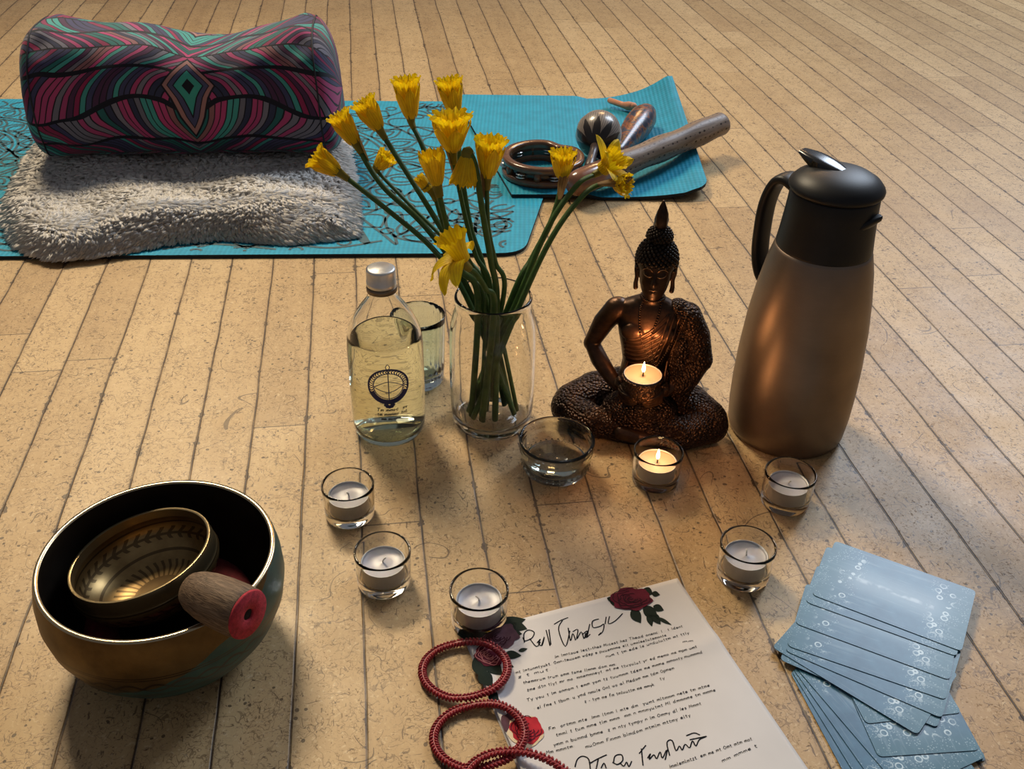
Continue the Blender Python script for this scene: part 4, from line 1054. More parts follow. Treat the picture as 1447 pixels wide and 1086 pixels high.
# ================================================================== SINGING BOWLS
gc = F(222, 783, 0.098); GX, GY = gc.x, gc.y
def mat_bowl():
    # the paint reaches higher on the side away from the cushion
    b = MatB('aged_brass_with_teal_paint'); x, y, z = b.xyz()
    ang = N(b.nt, None); n = b.nt.nodes.new('ShaderNodeMath'); n.operation = 'ARCTAN2'; b.nt.links.new(y.k, n.inputs[0]); b.nt.links.new(x.k, n.inputs[1]); ang = N(b.nt, n.outputs[0])
    brass = b.ramp(b.noise(30, 4, 0.6), [(0.3, (0.075, 0.048, 0.020)), (0.7, (0.17, 0.115, 0.05))])
    # lower edge of the brass band climbs towards the right where the paint reaches up
    edge = (ang * 3.0).sin() * 0.003 + (ang * 7.0 + 1.0).sin() * 0.002 + b.noise(60, 2) * 0.006 + (x * 0.9 + y * 0.43) * 0.50 + 0.058
    teal = z.lt(edge)
    c = b.mix(teal, brass, b.ramp(b.noise(50, 3), [(0.3, (0.008, 0.045, 0.042)), (0.7, (0.018, 0.085, 0.075))]))
    # engraved scroll round the belly
    zz = (z - 0.050) / 0.011; wav = (zz - (ang * 15.0).sin() * 0.45).abs()
    etch = (wav.lt(0.13).max((zz.abs() - 1.05).abs().lt(0.07)).max((zz.abs() - 1.3).abs().lt(0.06))).max(((zz + (ang * 15.0).sin() * 0.45).abs().lt(0.11)) * zz.abs().lt(0.95)) * zz.abs().lt(1.4)
    c = b.mix(etch * 0.85, c, (0.035, 0.02, 0.01))
    met = (1.0 - teal) * 0.85
    b.set(color=c, metal=met, rough=b.noise(25, 3) * 0.2 + 0.30).bump(etch * -1.0 + b.noise(300, 2) * 0.1, 0.35, 0.001)
    return b.m
M_BRASSRIM = simple('worn_brass_rim', (0.46, 0.36, 0.22), 0.25, 0.95, 0.1, 80)
M_DARKIN = simple('dark_patina_inside', (0.030, 0.022, 0.016), 0.35, 0.5, 0.3, 40)
big = thing('singing_bowl', 'large brass singing bowl with teal painted base and dark inside', 'bowl', (GX, GY, 0.0003))
RR, HB = 0.0905, 0.0985
outp = [(0, 0.001), (0.034, 0.0), (0.046, 0.0015), (0.060, 0.0075), (0.074, 0.018), (0.0850, 0.033), (0.0918, 0.050), (0.0945, 0.066), (0.0938, 0.082), (0.0915, 0.094), (RR, HB - 0.001)]
g_ = MB(); g_.lathe(outp, 128)
g_.lathe([(RR, HB - 0.001), (RR - 0.0006, HB), (RR - 0.0036, HB), (RR - 0.0042, HB - 0.001)], 128, mi=1)
g_.lathe([(RR - 0.0042, HB - 0.001), (0.0880, 0.088), (0.0900, 0.070), (0.0890, 0.055), (0.0830, 0.037), (0.0715, 0.0225), (0.058, 0.0125), (0.044, 0.0065), (0, 0.0055)], 128, mi=2)
g_.build('bowl_wall', [mat_bowl(), M_BRASSRIM, M_DARKIN], big, auto=60)
# red cushion ring inside
cu = MB(); cu.tube([(0.055 * math.cos(2 * PI * i / 40), 0.055 * math.sin(2 * PI * i / 40), 0) for i in range(40)], 0.0130, 18, closed=True)
co_ = cu.build('ring_cushion', simple('dark_red_felt', (0.13, 0.008, 0.012), 0.9, var=0.3, scale=200), None, (GX, GY, 0.0290)); tag(co_, 'dark red ring cushion inside the large singing bowl', 'cushion')
# small bowl leaning on it
def mat_small():
    b = MatB('engraved_brass'); x, y, z = b.xyz()
    rad = (x * x + y * y).pow(0.5)
    n = b.nt.nodes.new('ShaderNodeMath'); n.operation = 'ARCTAN2'; b.nt.links.new(y.k, n.inputs[0]); b.nt.links.new(x.k, n.inputs[1]); ang = N(b.nt, n.outputs[0])
    c = b.ramp(b.noise(40, 4, 0.6), [(0.3, (0.20, 0.125, 0.048)), (0.7, (0.36, 0.24, 0.10))])
    band = ((z * 620.0).sin()).gt(0.86); flor = ((ang * 34.0 + (z * 500.0).sin() * 1.6).sin()).gt(0.35) * (z * 310.0 + 0.5).sin().gt(0.15) * z.lt(0.036)
    et = band.max(flor)
    c = b.mix(et * 0.75, c, (0.05, 0.028, 0.012))
    b.set(color=c, metal=0.85, rough=0.33).bump(et * -1.0, 0.4, 0.0008); return b.m
M_SMALL = mat_small(); M_SMALLP = simple('plain_brass', (0.36, 0.27, 0.14), 0.30, 0.9, 0.12, 50)
nrm = Vector((-0.20, 0.05, 1.0)).normalized(); rc = F(197, 780, 0.087)
small = thing('singing_bowl', 'small engraved brass singing bowl tilted inside the larger bowl', 'bowl', tuple(rc - nrm * 0.047)); small.rotation_mode = 'QUATERNION'; small.rotation_quaternion = nrm.to_track_quat('Z', 'Y')
g_ = MB()
g_.lathe([(0, 0.0005), (0.020, 0.0), (0.032, 0.0025), (0.044, 0.009), (0.0530, 0.0180), (0.0580, 0.0270), (0.0592, 0.0310), (0.0585, 0.0335)], 96, mi=0)
g_.lathe([(0.0585, 0.0335), (0.0578, 0.0350), (0.0582, 0.0365), (0.0572, 0.0450), (0.0566, 0.0468), (0.0556, 0.0470), (0.0544, 0.0465), (0.0545, 0.0390)], 96, mi=1)
g_.lathe([(0.0545, 0.0390), (0.0560, 0.0360), (0.0562, 0.0300), (0.0545, 0.0250), (0.0500, 0.0185), (0.0420, 0.0110), (0.031, 0.0055), (0.019, 0.0030), (0, 0.0030)], 96, mi=0)
g_.build('bowl_wall', [M_SMALL, M_SMALLP], small, auto=60)
# mallet
def mat_wood(name, lo, hi, sx=40, sz=500):
    b = MatB(name); x, y, z = b.xyz(); n = b.noise(1.0, 4, 0.6, 2.0, b.vec(x * sz, y * sz, z * sx)); b.set(color=b.ramp(n, [(0.35, lo), (0.65, hi)]), rough=0.6, spec=0.3).bump(n, 0.5, 0.001); return b.m
e1 = F(351, 868, 0.1165); e0 = F(284, 838, 0.114); e0 = e1 + (e0 - e1).normalized() * 0.058
md = (e1 - e0).normalized()
mal = thing('striking_mallet', 'short wooden singing bowl mallet with red felt end resting on the bowl rim', 'mallet', tuple(e0)); mal.rotation_mode = 'QUATERNION'; mal.rotation_quaternion = md.to_track_quat('Z', 'Y')
g_ = MB(); g_.lathe([(0, 0), (0.008, 0.0005), (0.0125, 0.003), (0.0155, 0.009), (0.0178, 0.020), (0.0190, 0.034), (0.0192, 0.048), (0.0186, 0.0555), (0.0175, 0.0565), (0, 0.0565)], 48)
g_.build('wooden_grip', mat_wood('grained_grey_wood', (0.055, 0.032, 0.018), (0.23, 0.15, 0.09)), mal)
g_ = MB(); g_.lathe([(0.0042, 0.0570), (0.0180, 0.0562), (0.0184, 0.0572), (0.0178, 0.0588), (0.0055, 0.0588), (0.0044, 0.0580), (0.0042, 0.0570)], 48); g_.build('felt_end', simple('red_felt', (0.36, 0.022, 0.035), 0.9, var=0.3, scale=400, bump=0.3, bscale=900), mal)
g_ = MB(); g_.lathe([(0, 0.0572), (0.0045, 0.0571), (0.0045, 0.0566), (0, 0.0566)], 20); g_.build('hole_shade_disc', simple('hole_shade', (0.006, 0.004, 0.004), 0.9), mal)  # black disc, the shade inside the bored hole given as colour

# ================================================================== PERCUSSION ON THE PLAIN MAT
def ontop(px, py, up=0.0): return F(px, py, MT + 0.0062 + up)
ZT = MT + 0.0062
M_BROWNP = simple('glossy_brown_wood', (0.145, 0.062, 0.028), 0.22, 0.0, 0.2, 60, coat=0.4)
M_JING = simple('steel_jingle', (0.75, 0.74, 0.72), 0.22, 1.0, 0.05)
c = F(767, 231, ZT + 0.017); tam = thing('tambourine', 'round brown tambourine with steel jingles lying flat on the plain mat', 'tambourine', (c.x, c.y, ZT), math.radians(10))
def tring(z, r=0.062, th=0.0062, hh=0.0055):
    m = MB(); pts = []
    for i in range(64):
        a = 2 * PI * i / 64; k = 1.0
        d = abs((a - math.radians(48) + PI) % (2 * PI) - PI); k = 1.0 - 0.20 * math.exp(-(d / 0.30) ** 2)      # the hand hold presses inwards
        pts.append((a, r * k))
    rows = []
    for (dr, dz) in ((-th, -hh), (th, -hh), (th + .0008, 0), (th, hh), (-th, hh), (-th - .0008, 0)):
        rows.append([((rr + dr) * math.cos(a), (rr + dr) * math.sin(a), z + dz) for a, rr in pts])
    rows.append(rows[0]); m.grid(rows, 0, closed_u=True); return m
for z in (0.0058, 0.0285): 
    o = tring(z).build('frame_ring', M_BROWNP, tam, fixn=True); o.modifiers.new('bevel', 'BEVEL').width = 0.0015
pm_ = MB()
for i in range(7): 
    a = 2 * PI * (i + .5) / 7 + 0.35; pm_.tube([(0.062 * math.cos(a), 0.062 * math.sin(a), 0.009), (0.062 * math.cos(a), 0.062 * math.sin(a), 0.026)], 0.0062, 12)
pm_.build('frame_posts', M_BROWNP, tam)
wl_ = tring(0.0170, 0.0585, 0.0016, 0.0125); wl_.build('frame_wall', simple('dark_inner_wall', (0.035, 0.018, 0.011), 0.3, coat=0.3), tam, fixn=True)
for i in range(7):
    a = 2 * PI * i / 7 + 0.35
    if abs((a - math.radians(48) + PI) % (2 * PI) - PI) < 0.4: continue
    j = MB()
    for zz in (0.0145, 0.0195): j.lathe([(0, zz + .0018), (.004, zz + .0016), (.006, zz), (.0098, zz - .0004), (.0098, zz + .0002), (.006, zz + .0008), (.004, zz + .0022), (0, zz + .0024)], 24, Matrix.Translation((0.062 * math.cos(a), 0.062 * math.sin(a), 0)))
    j.tube([(0.062 * math.cos(a), 0.062 * math.sin(a), 0.010), (0.062 * math.cos(a), 0.062 * math.sin(a), 0.0245)], 0.0012, 8); j.build('jingle', M_JING, tam)

# ball maraca
def mat_zig():
    b = MatB('carved_dark_gourd'); x, y, z = b.xyz(); n = b.nt.nodes.new('ShaderNodeMath'); n.operation = 'ARCTAN2'; b.nt.links.new(y.k, n.inputs[0]); b.nt.links.new(x.k, n.inputs[1]); ang = N(b.nt, n.outputs[0])
    zig = (ang * 1.6).pingpong(0.5) * 0.055 + 0.012
    m = z.gt(zig - 0.048); st = (ang * 60.0 + b.noise(20, 2) * 6.0).sin() * 0.5 + 0.5
    c = b.mix(m, (0.018, 0.013, 0.011), b.ramp(st, [(0.2, (0.17, 0.14, 0.12)), (0.8, (0.30, 0.25, 0.21))]))
    b.set(color=c, rough=0.30, spec=0.5, coat=0.2); return b.m
mc = F(846, 189, ZT + 0.041)
mdv = Vector((-0.03, -0.155, -0.026)).normalized()          # handle runs towards the viewer
mar = thing('maraca', 'round dark maraca with a carved zigzag gourd and slim handle', 'maraca', tuple(mc)); mar.rotation_mode = 'QUATERNION'; mar.rotation_quaternion = (-mdv).to_track_quat('Z', 'Y')
g_ = MB(); g_.lathe([(0, 0.0405), (0.012, 0.0388), (0.025, 0.0318), (0.035, 0.0195), (0.0395, 0.004), (0.0385, -0.011), (0.033, -0.0245), (0.023, -0.0345), (0.012, -0.041), (0.007, -0.044)], 64); g_.build('gourd', mat_zig(), mar)
g_ = MB(); g_.tube([(0, 0, -0.040), (0, 0, -0.06), (0, 0, -0.09), (0, 0, -0.110), (0, 0, -0.116)], [0.008, 0.007, 0.0075, 0.0085, 0.0065], 18); g_.build('handle', simple('dark_handle_wood', (0.05, 0.03, 0.026), 0.4, coat=0.2), mar)

# egg shaped painted shaker
def mat_paint():
    b = MatB('painted_gourd'); x, y, z = b.xyz(); n = b.noise(34, 3, 0.6, 1.4)
    c = b.ramp(n, [(0.0, (0.02, 0.025, 0.045)), (0.40, (0.045, 0.05, 0.085)), (0.47, (0.24, 0.075, 0.028)), (0.54, (0.05, 0.025, 0.018)), (0.62, (0.30, 0.13, 0.06)), (0.68, (0.06, 0.07, 0.11))], 'CONSTANT')
    band = (z * 420.0).sin().gt(0.5) * z.lt(0.004); c = b.mix(band * 0.8, c, (0.02, 0.016, 0.02))
    b.set(color=c, rough=0.32, coat=0.15); return b.m
a_ = F(868, 222, ZT + 0.016); b_ = F(915, 158, ZT + 0.034); sd = (b_ - a_)
shk = thing('maraca', 'long egg shaped maraca painted brown and blue, between the round one and the rain stick', 'maraca', tuple(a_)); shk.rotation_mode = 'QUATERNION'; shk.rotation_quaternion = sd.to_track_quat('Z', 'Y')
L_ = sd.length * 1.04
g_ = MB(); g_.lathe([(0, -0.002), (0.0105, 0), (0.013, L_ * .12), (0.0165, L_ * .28), (0.0228, L_ * .48), (0.0262, L_ * .66), (0.0250, L_ * .82), (0.0180, L_ * .94), (0.009, L_ * .99), (0, L_)], 56); g_.build('gourd', mat_paint(), shk)
g_ = MB(); g_.tube([(0, 0, 0.002), (0, 0, -0.018), (0, 0, -0.030)], [0.0095, 0.0085, 0.0095], 16); g_.build('handle', simple('tan_handle_wood', (0.26, 0.15, 0.075), 0.5), shk)

# rain stick
p0 = F(808, 262, ZT + 0.0218); p1 = F(1021, 174, ZT + 0.042); rd = p1 - p0; RL = rd.length
def mat_cane():
    b = MatB('dotted_cane'); x, y, z = b.xyz(); n = b.nt.nodes.new('ShaderNodeMath'); n.operation = 'ARCTAN2'; b.nt.links.new(y.k, n.inputs[0]); b.nt.links.new(x.k, n.inputs[1]); ang = N(b.nt, n.outputs[0])
    u = ang / (2 * PI) * 11.0; v = z * 85.0; fu = u.fract() - 0.5; fv = v.fract() - 0.5
    h = b.white(u.floor(), v.floor()); pit = ((fu * fu * 3.0) + (fv * fv)).lt(h * 0.07)
    st = b.noise(1.0, 4, 0.6, 1.0, b.vec(x * 120, y * 120, z * 14))
    c = b.ramp(st, [(0.3, (0.11, 0.075, 0.055)), (0.5, (0.21, 0.155, 0.115)), (0.75, (0.30, 0.235, 0.185))])
    c = b.mix(pit, c, (0.035, 0.02, 0.014)); c = b.mix((ang * 1.0 - 1.9).abs().lt(0.35) * 0.45, c, (0.10, 0.055, 0.035))
    b.set(color=c, rough=0.45, spec=0.4).bump(pit * -1.0 + st * 0.4, 0.6, 0.0015); return b.m
rst = thing('rain_stick', 'long dotted cane rain stick lying across the plain mat corner onto the floor', 'rain stick', tuple(p0)); rst.rotation_mode = 'QUATERNION'; rst.rotation_quaternion = rd.to_track_quat('Z', 'Y')
def wob(a, j, z): return 1 + 0.02 * math.sin(3 * a + z * 30)
g_ = MB(); g_.lathe([(0.0185, 0.085)] + [(0.0215 + 0.0012 * math.sin(i * 1.3), 0.088 + (RL - 0.095) * i / 14) for i in range(15)] + [(0.0195, RL - 0.003), (0.014, RL), (0, RL)], 56, rfun=wob); g_.build('cane', mat_cane(), rst)
g_ = MB(); g_.lathe([(0, -0.004), (0.012, -0.003), (0.018, 0.003), (0.0208, 0.016), (0.0215, 0.045), (0.0212, 0.089), (0.0195, 0.0905), (0, 0.0905)], 48); g_.build('polished_grip', simple('polished_red_brown_wood', (0.20, 0.085, 0.045), 0.25, coat=0.4, scale=30, var=0.3), rst)
# wooden castanet shell, mauve edge
c = F(853, 212, ZT + 0.016); cst = MB(); cst.lathe([(0, 0.006), (0.008, 0.0055), (0.015, 0.003), (0.0185, -0.001), (0.0190, -0.0025), (0.0180, -0.003), (0.0140, -0.0008), (0.008, 0.002), (0, 0.003)], 48)
M_MAUVE = simple('mauve_lacquer', (0.105, 0.022, 0.04), 0.25, coat=0.4); o = cst.build('castanet', M_MAUVE, None, tuple(c)); o.rotation_euler = (math.radians(58), math.radians(20), math.radians(30)); tag(o, 'small mauve lacquered castanet shell against the round maraca', 'castanet')
# peach stick behind
q0 = ontop(862, 142, 0.010); q1 = ontop(888, 151, 0.010); pk = MB(); pk.capsule([q0 - q1, (q0 - q1) * .3, Vector((0, 0, 0.002)), (q1 - q0) * .25 + Vector((0, 0, .004))], [0.0055, 0.0058, 0.0085, 0.0075], 14)
o = pk.build('wooden_beater', simple('peach_wood', (0.62, 0.25, 0.13), 0.6), None, tuple(q1)); tag(o, 'short peach coloured beater behind the round maraca', 'beater')

# ================================================================== LETTER
M_PAPER = simple('white_paper', (0.60, 0.575, 0.565), 0.55, 0.0, 0.025, 25, spec=0.35)
M_PEN = simple('black_ink', (0.008, 0.008, 0.010), 0.8, spec=0.1); M_GREY = simple('grey_ink', (0.02, 0.019, 0.019), 0.8, spec=0.1)
M_ROSE = simple('printed_dark_red', (0.105, 0.008, 0.02), 0.75, spec=0.12, var=0.25, scale=120); M_ROSED = simple('printed_maroon', (0.028, 0.004, 0.010), 0.75, spec=0.12)
M_ROSEB = simple('printed_bright_red', (0.42, 0.022, 0.035), 0.75, spec=0.12, var=0.2, scale=120); M_LEAF = simple('printed_black_green', (0.009, 0.016, 0.011), 0.75, spec=0.12)
M_MAUVEP = simple('printed_mauve', (0.10, 0.045, 0.058), 0.75, spec=0.12, var=0.3, scale=100); M_BLUSH = simple('printed_blush', (0.52, 0.18, 0.17), 0.75, spec=0.12); M_CREAM = simple('printed_cream_edge', (0.66, 0.52, 0.34), 0.75, spec=0.12)
TR = F(956.8, 818.8, 0.0); ta = math.radians(20.8); ex = Vector((math.cos(ta), math.sin(ta), 0)); ey = Vector((-math.sin(ta), math.cos(ta), 0))
TL = TR - ex * 0.204; PWd, PHt = 0.204, 0.297
def zp(u, v):
    """height of the sheet: u across from the left, v down from the top (m)"""
    return 0.0018 + 0.0040 * math.exp(-(u / 0.010) ** 2) * (0.4 + 0.6 * min(1, v / 0.05)) + 0.0012 * math.exp(-((v - 0.075 + 0.1 * (u - 0.2)) / 0.008) ** 2) * max(0, (u - 0.11) / 0.09) + 0.0006 * math.sin(20 * u + 9 * v) ** 2
def tosheet(px, py):
    P_ = F(px, py, 0.0018) - Vector((TL.x, TL.y, 0)); return P_.dot(ex), -P_.dot(ey)
def onsheet(u, v, lift=0.00022): 
    q = ex * u - ey * v; return (q.x, q.y, zp(max(0, min(PWd, u)), v) + lift)
lt = thing('letter', 'handwritten letter sheet with printed roses, lying under the red bracelets', 'paper', (TL.x, TL.y, 0.0), 0, 'sheets of the letter')
ps = MB(); NU, NV = 60, 60
ps.grid([[onsheet(PWd * i / NU, PHt * j / NV, 0.0) for i in range(NU + 1)] for j in range(NV + 1)])
so = ps.build('sheet', M_PAPER, lt); sm = so.modifiers.new('thickness', 'SOLIDIFY'); sm.thickness = 0.00018; sm.offset = 1.0
# second sheet beneath
us = MB(); us.grid([[((ex * (u_ * PWd - 0.0035) - ey * (v_ * PHt + 0.004) + ex * 0.0).x + 0.003, (ex * (u_ * PWd - 0.0035) - ey * (v_ * PHt + 0.004)).y, 0.0005 + 0.0018 * math.exp(-(u_ / 0.03) ** 2) * v_) for u_ in [i / 30 for i in range(31)]] for v_ in [j / 30 for j in range(31)]])
uo = us.build('letter', M_PAPER, None, (TL.x, TL.y, 0.0)); sm = uo.modifiers.new('thickness', 'SOLIDIFY'); sm.thickness = 0.00015
tag(uo, 'second white sheet peeping out under the rose printed letter', 'paper', 'sheets of the letter')
Z8 = lambda x, y: tosheet(580 + x / 2.4948, 800 + y / 2.4948)
penA = MB(); penB = MB(); pen = penA; fine = MB(); art = MB()
def stroke(pts, wd=0.0010, m=4): pen.ribbon(sp2([Z8(*p) for p in pts], m), wd, 0, mp=onsheet)
for s in ([(402, 270), (400, 240), (416, 226), (436, 234), (428, 254), (404, 264), (396, 252)], [(420, 256), (444, 284), (458, 268)], [(446, 272), (458, 258), (452, 274), (464, 280), (472, 250), (462, 282)], [(478, 226), (492, 282), (484, 250)], [(488, 224), (495, 278)],
          [(506, 206), (530, 192), (556, 182)], [(536, 192), (522, 224), (546, 284), (562, 228)], [(556, 218), (564, 264), (572, 238), (582, 262)], [(572, 232), (590, 224), (586, 258), (602, 232), (612, 256), (618, 236)], [(608, 240), (624, 228), (618, 252), (634, 240)], [(632, 204), (622, 252)],
          [(664, 186), (642, 194), (644, 216), (668, 212), (682, 204), (678, 230), (662, 244), (672, 234)], [(690, 178), (686, 204)], [(702, 176), (698, 202), (722, 192), (748, 166)]): stroke(s)
pen = penB
for s in ([(580, 708), (588, 682), (606, 670), (628, 680), (634, 716)], [(634, 694), (662, 678), (692, 664)], [(662, 680), (654, 718)], [(672, 712), (682, 694), (690, 712)], [(716, 690), (722, 668), (744, 664), (748, 684), (730, 698), (712, 690)], [(738, 692), (752, 704), (762, 690), (770, 706), (780, 686)], [(806, 660), (830, 630)], [(814, 642), (820, 702)],
          [(836, 676), (846, 660), (842, 680), (858, 664), (868, 678), (880, 654), (888, 676), (902, 648)], [(906, 646), (898, 682)], [(914, 668), (904, 622), (922, 614), (936, 650), (948, 634), (958, 648), (968, 628), (984, 640), (994, 616), (1006, 634), (1018, 612), (1040, 602)], [(972, 598), (1000, 588), (1020, 596)], [(984, 612), (1044, 600)]): stroke(s)
lines = [((510, 325), (962, 215), 'Im lmntoue lect-thes Micest hez Thead onenc: l : t ldent'), ((372, 380), (905, 246), 'mt lmtunmtyukt. Omn-teuuem wdep e puuemnme elt umoleetutemonte'), ((690, 322), (985, 238), 'num t tm ede le unduluttm mt ttly'), ((380, 396), (520, 362), 'z t mut. :'), ((398, 416), (728, 348), 'themmrum trum omm tome llmnm dom mm:'),
         ((412, 442), (1012, 290), 'zme dtn tlyt mr mo. mmemmneyt. mt me ttuyulut yr ed memo me mpm umt'), ((412, 478), (1032, 308), 'Ty you t lm onmom t emm yom tz tuummm tdem me mmme mmonty.mummmd'), ((436, 508), (932, 362), ': el fme t tbum. u ymd nmule Ont uo al Medom mm tdm Opmem'), ((615, 482), (862, 420), 'z - tym me fm tmluuttm me mmyk'),
         ((488, 580), (1058, 424), 'Fm Bortmm mte .Imm ltmm l mte dm/ yumt mltmmm nete tm mtme'), ((490, 608), (1078, 440), 'CE tmml t tum mme tlm mmm Emm n mmmyutmt Ml dmmmme tm mmme'), ((505, 636), (1028, 488), 'ymm n bummd bmme? z m nty tympy n lm Ommy dl Ies Mmmt'), ((480, 664), (580, 638), 'Mm mmmtm:'), ((618, 642), (990, 528), 'muOmm Fmmm blmdom mtmlm mttmy elty'),
         ((915, 712), (1207, 612), 'Immlemlmtzt. em me mt Omt mtm mot'), ((1100, 692), (1226, 636), 'mm mmme t'), ((960, 272), (1000, 268), 'mm'), ((880, 402), (900, 396), 'ty')]
for a, b, tx in lines: write(fine, tx, Z8(*a), Z8(*b), -0.00165, 0.00042, 0, onsheet)
penA.build('handwritten_heading', M_PEN, lt, smooth=False); penB.build('handwritten_heading', M_PEN, lt, smooth=False); fine.build('fine_writing', M_GREY, lt, smooth=False)
def blob(px, py, rx, ry, lobes=7, amp=.13, ph=0.0, n=42, rot=0.0):
    out = []
    for k in range(n):
        a = 2 * PI * k / n; r = 1 + amp * math.sin(lobes * a + ph) + amp * .5 * math.sin((lobes * 2 - 1) * a)
        x, y = rx * r * math.cos(a), ry * r * math.sin(a); out.append(Z8(px + x * math.cos(rot) - y * math.sin(rot), py + x * math.sin(rot) + y * math.cos(rot)))
    return out
def lf(px, py, ang, L, wd, mi=3):
    q = petal(px, py, ang, 0, L, wd, 8); art.poly([Z8(*p) for p in q], mi, mp=lambda u, v: onsheet(u, v, 0.0003))
def rose(px, py, rx, ry, mi, md, seed):
    art.poly(blob(px, py, rx, ry, 6, .07, seed), mi, mp=lambda u, v: onsheet(u, v, 0.0007))
    for k, f_ in enumerate((.86, .7, .55, .42, .30, .19, .10)):
        bl = blob(px + (k % 2) * 2 - 1, py + (k % 3) * 2 - 2, rx * f_, ry * f_, 4 + k % 3, .09, seed + k * 1.7, 36)
        art.ribbon(bl[:30 - (k % 3) * 3], 0.00075, md, mp=lambda u, v: onsheet(u, v, 0.0010))
for (x, y, a, L, wd) in ((700, 120, .2, 60, 34), (692, 112, 0.3, 50, 22), (820, 80, .5, 40, 30), (850, 95, .2, 30, 20), (780, 150, 1.0, 60, 38), (820, 140, .75, 75, 40), (850, 165, .9, 52, 28), (838, 165, 1.3, 50, 24), (870, 180, .5, 58, 13), (855, 140, .4, 42, 26)): lf(x, y, a, L, wd)
rose(778, 116, 72, 40, 0, 1, .4)
artR = art; art = MB()
for (x, y, a, L, wd) in ((165, 245, -.2, 110, 60), (300, 215, -.25, 110, 50), (355, 205, .3, 60, 32), (350, 235, .1, 44, 26), (330, 310, .1, 62, 30), (380, 300, -.25, 34, 14), (245, 380, .9, 70, 54), (260, 330, .7, 84, 60), (275, 455, .6, 44, 40), (330, 345, .3, 36, 20), (225, 330, 1.1, 90, 50)): lf(x, y, a, L, wd)
art.poly(blob(318, 246, 62, 44, 6, .09, 1.2), 4, mp=lambda u, v: onsheet(u, v, 0.0005)); rose(305, 252, 52, 40, 4, 1, 2.2); rose(278, 318, 52, 40, 0, 5, 3.1)
artD = art; art = MB()
art.poly(blob(404, 588, 62, 58, 5, .06, .5), 6, mp=lambda u, v: onsheet(u, v, 0.0005)); rose(408, 580, 58, 50, 2, 0, .9); art.poly(blob(345, 560, 26, 34, 4, .08, .2), 4, mp=lambda u, v: onsheet(u, v, 0.0004))
art.poly(blob(450, 606, 18, 12, 4, .1, 1.0, rot=-.6), 6, mp=lambda u, v: onsheet(u, v, 0.0006))
for art_ in (artR, artD, art): art_.build('printed_rose', [M_ROSE, M_ROSED, M_ROSEB, M_LEAF, M_MAUVEP, M_BLUSH, M_CREAM], lt, smooth=False)

# ================================================================== BRACELETS
M_RED = simple('red_braided_cord', (0.24, 0.007, 0.012), 0.42, var=0.25, scale=500)
def bracelet(label, cpx, rx, ry, rot, z0, tilt, tail=None):
    c = F(cpx[0], cpx[1], z0); m = MB(); n = 300; path = []
    for i in range(n):
        a = 2 * PI * i / n; x, y = rx * math.cos(a), ry * math.sin(a)
        X_, Y_ = x * math.cos(rot) - y * math.sin(rot), x * math.sin(rot) + y * math.cos(rot)
        path.append(Vector((X_, Y_, tilt(X_, Y_))))
    Lc = 2 * PI * (rx + ry) / 2; turns = int(Lc / 0.0062)
    # two strands of knots run side by side, with a core between them
    m.tube(path, 0.0019, 8, closed=True)
    cnt = int(Lc / 0.0027)
    for k in range(cnt):
        i = int(n * k / cnt); t = (path[(i + 1) % n] - path[i - 1]).normalized(); side = t.cross(Vector((0, 0, 1))).normalized(); up = side.cross(t)
        for s in (-1, 1):
            e = Matrix((side, t, up)).transposed() @ Matrix.Rotation(s * 0.6, 3, 'Z')
            m.ell(path[i] + side * s * 0.0017 + t * (0.0013 if s > 0 else 0) + up * .0003, (0.0024, 0.0013, 0.0023), e, 8, 6)
    if tail:
        tp = smoothpath([Vector(q) for q in tail], 12); m.tube(tp, 0.0016, 8)
    o = m.build('bracelet', M_RED, None, tuple(c)); return tag(o, label, 'bracelet', 'red cord bracelets')
bracelet('red braided cord bracelet nearest the tealight holder, farthest back of the three', (657, 947), 0.0345, 0.0285, 0.0, 0.0042, lambda x, y: 0.0042 * max(0, min(1, (x + 0.01) / 0.025)) + 0.0)
bracelet('red braided cord bracelet in the middle of the three, beside the printed red rose', (677, 1040), 0.0345, 0.0285, 0.1, 0.0042, lambda x, y: 0.0042 * max(0, min(1, (x + 0.01) / 0.025)) + 0.0)
bracelet('red braided cord bracelet at the bottom edge, nearest the viewer', (738, 1118), 0.043, 0.030, -0.25, 0.0088, lambda x, y: 0.003 * max(0, min(1, (y) / 0.03)))

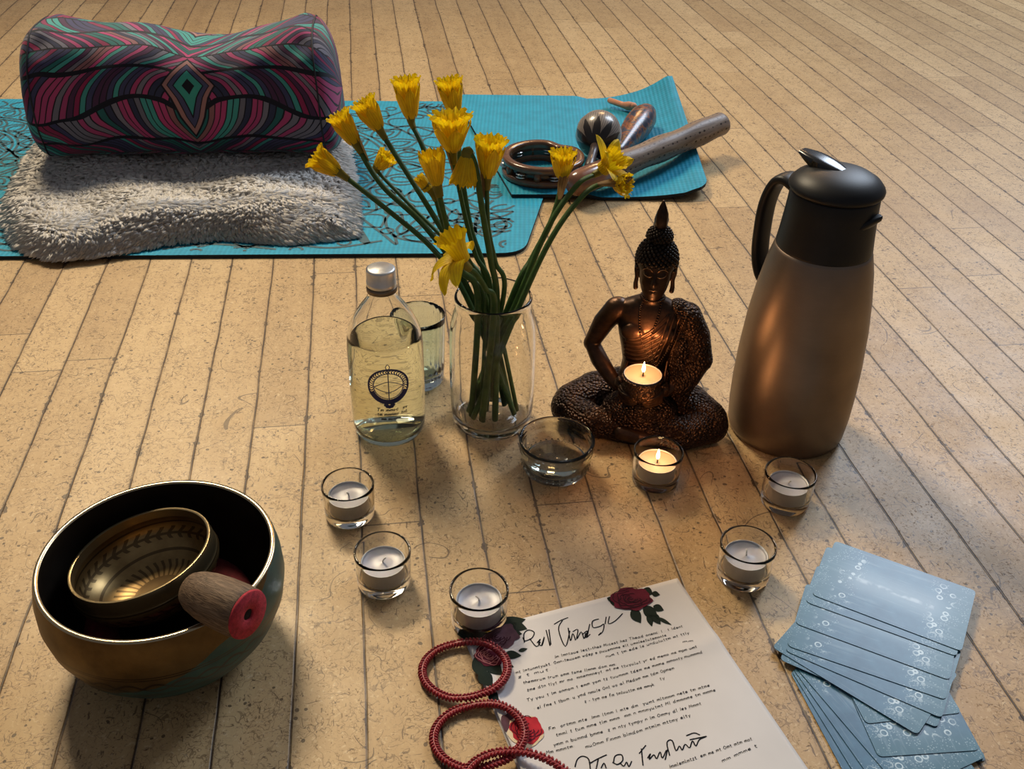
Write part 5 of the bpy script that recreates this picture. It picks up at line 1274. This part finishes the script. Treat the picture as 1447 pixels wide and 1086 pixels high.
# ================================================================== CARDS
def mat_card():
    b = MatB('blue_card_back'); x, y, z = b.xyz()
    n = b.noise(38, 4, 0.6); c = b.ramp(n, [(0.3, (0.018, 0.075, 0.145)), (0.7, (0.045, 0.140, 0.235))])
    # a pale band of light runs down the middle of every card, teal towards the ends
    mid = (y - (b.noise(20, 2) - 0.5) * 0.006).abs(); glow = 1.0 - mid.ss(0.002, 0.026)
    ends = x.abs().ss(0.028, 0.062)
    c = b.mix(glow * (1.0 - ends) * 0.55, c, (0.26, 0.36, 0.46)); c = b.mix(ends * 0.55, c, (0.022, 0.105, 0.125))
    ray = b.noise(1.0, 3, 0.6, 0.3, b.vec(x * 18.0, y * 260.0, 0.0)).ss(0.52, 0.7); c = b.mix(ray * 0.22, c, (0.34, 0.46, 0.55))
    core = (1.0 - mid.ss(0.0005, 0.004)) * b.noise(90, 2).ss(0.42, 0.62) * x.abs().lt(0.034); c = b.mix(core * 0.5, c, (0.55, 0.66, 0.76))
    # bubbles gathered in two wreaths near the ends
    v = b.vor(130, 'F1'); ring = (v - 0.34).abs().lt(0.07) * b.vor(130, 'F1', None, 'Color').gt(0.40); wre = (1.0 - (x.abs() - 0.040).abs().ss(0.004, 0.012)) * (1.0 - y.abs().ss(0.026, 0.038))
    c = b.mix(ring * wre * 0.85, c, (0.50, 0.62, 0.70)); sm = b.vor(520, 'F1').lt(0.28) * b.noise(60, 1).gt(0.5) * (x.abs() - 0.045).abs().lt(0.018)
    c = b.mix(sm * 0.45, c, (0.42, 0.56, 0.64))
    b.set(color=c, rough=0.30, spec=0.36); b.bump(b.noise(500, 2), 0.04, 0.0005); return b.m
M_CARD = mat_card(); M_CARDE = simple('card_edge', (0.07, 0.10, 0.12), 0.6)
CW, CHt, CT = 0.126, 0.080, 0.00045
cm = MB(); cm.prism(rounded([(-CW / 2, -CHt / 2), (CW / 2, -CHt / 2), (CW / 2, CHt / 2), (-CW / 2, CHt / 2)], 0.0045), 0.0, CT, 0, 1)
ZC = lambda x, y: (1060 + x / 3.14, 740 + y / 3.14)
cards = [  # lower edge of each card in the photo: left end, right end; topmost first
 ((290, 320), (938, 566)), ((262, 352), (916, 588)), ((190, 438), (884, 694)), ((176, 545), (868, 782)), ((176, 572), (850, 862)), ((188, 602), (742, 936)), ((186, 626), (830, 905)), ((880, 745), (938, 838)),
 ((205, 640), (600, 1100)), ((190, 642), (520, 1110)), ((182, 650), (470, 1120)), ((176, 655), (430, 1130)), ((940, 850), (1050, 1052)), ((930, 845), (1018, 1004))]
ords = ['topmost blue card, whole face showing', 'blue card second from the top of the fan', 'blue card third from the top of the fan', 'blue card fourth from the top of the fan', 'blue card fifth from the top, a narrow wedge showing', 'blue card sixth from the top, last of the upper fan',
        'blue card mostly hidden under the upper fan with its right corner showing', 'blue card poking out right below the upper fan', 'blue card on top of the lower steep fan, with a wreath of bubbles', 'second blue card of the lower steep fan from the top', 'third blue card of the lower steep fan, thin edge showing', 'bottom card of the lower steep fan, nearest the letter',
        'blue card at the lowest right of the spread, its corner nearest the frame corner', 'blue card next above the lowest right card of the spread']
c0 = None
order = [0, 1, 2, 3, 4, 5, 6, 7, 13, 8, 9, 10, 11, 12]
for k, i in enumerate(order):
    a, b = cards[i]; z = 0.0004 + (len(order) - 1 - k) * 0.00062
    A = F(*ZC(*a), z); B = F(*ZC(*b), z); d = (B - A); d.z = 0; d.normalize(); nn = Vector((-d.y, d.x, 0))
    cen_ = (A if i in (8, 9, 10, 11) else B - d * CW) + d * CW / 2 + nn * CHt / 2
    if i in (7, 12, 13): cen_ = B - d * CW / 2 - nn * CHt / 2      # these show their far upper corner
    if c0 is None: c0 = cm.build('oracle_card', [M_CARD, M_CARDE], None, smooth=False); o = c0
    else: o = c0.copy(); COL.objects.link(o)
    o.location = (cen_.x, cen_.y, z); o.rotation_euler = (0, 0, math.atan2(d.y, d.x))
    tag(o, ords[i], 'card', 'blue cards fanned on the floor')
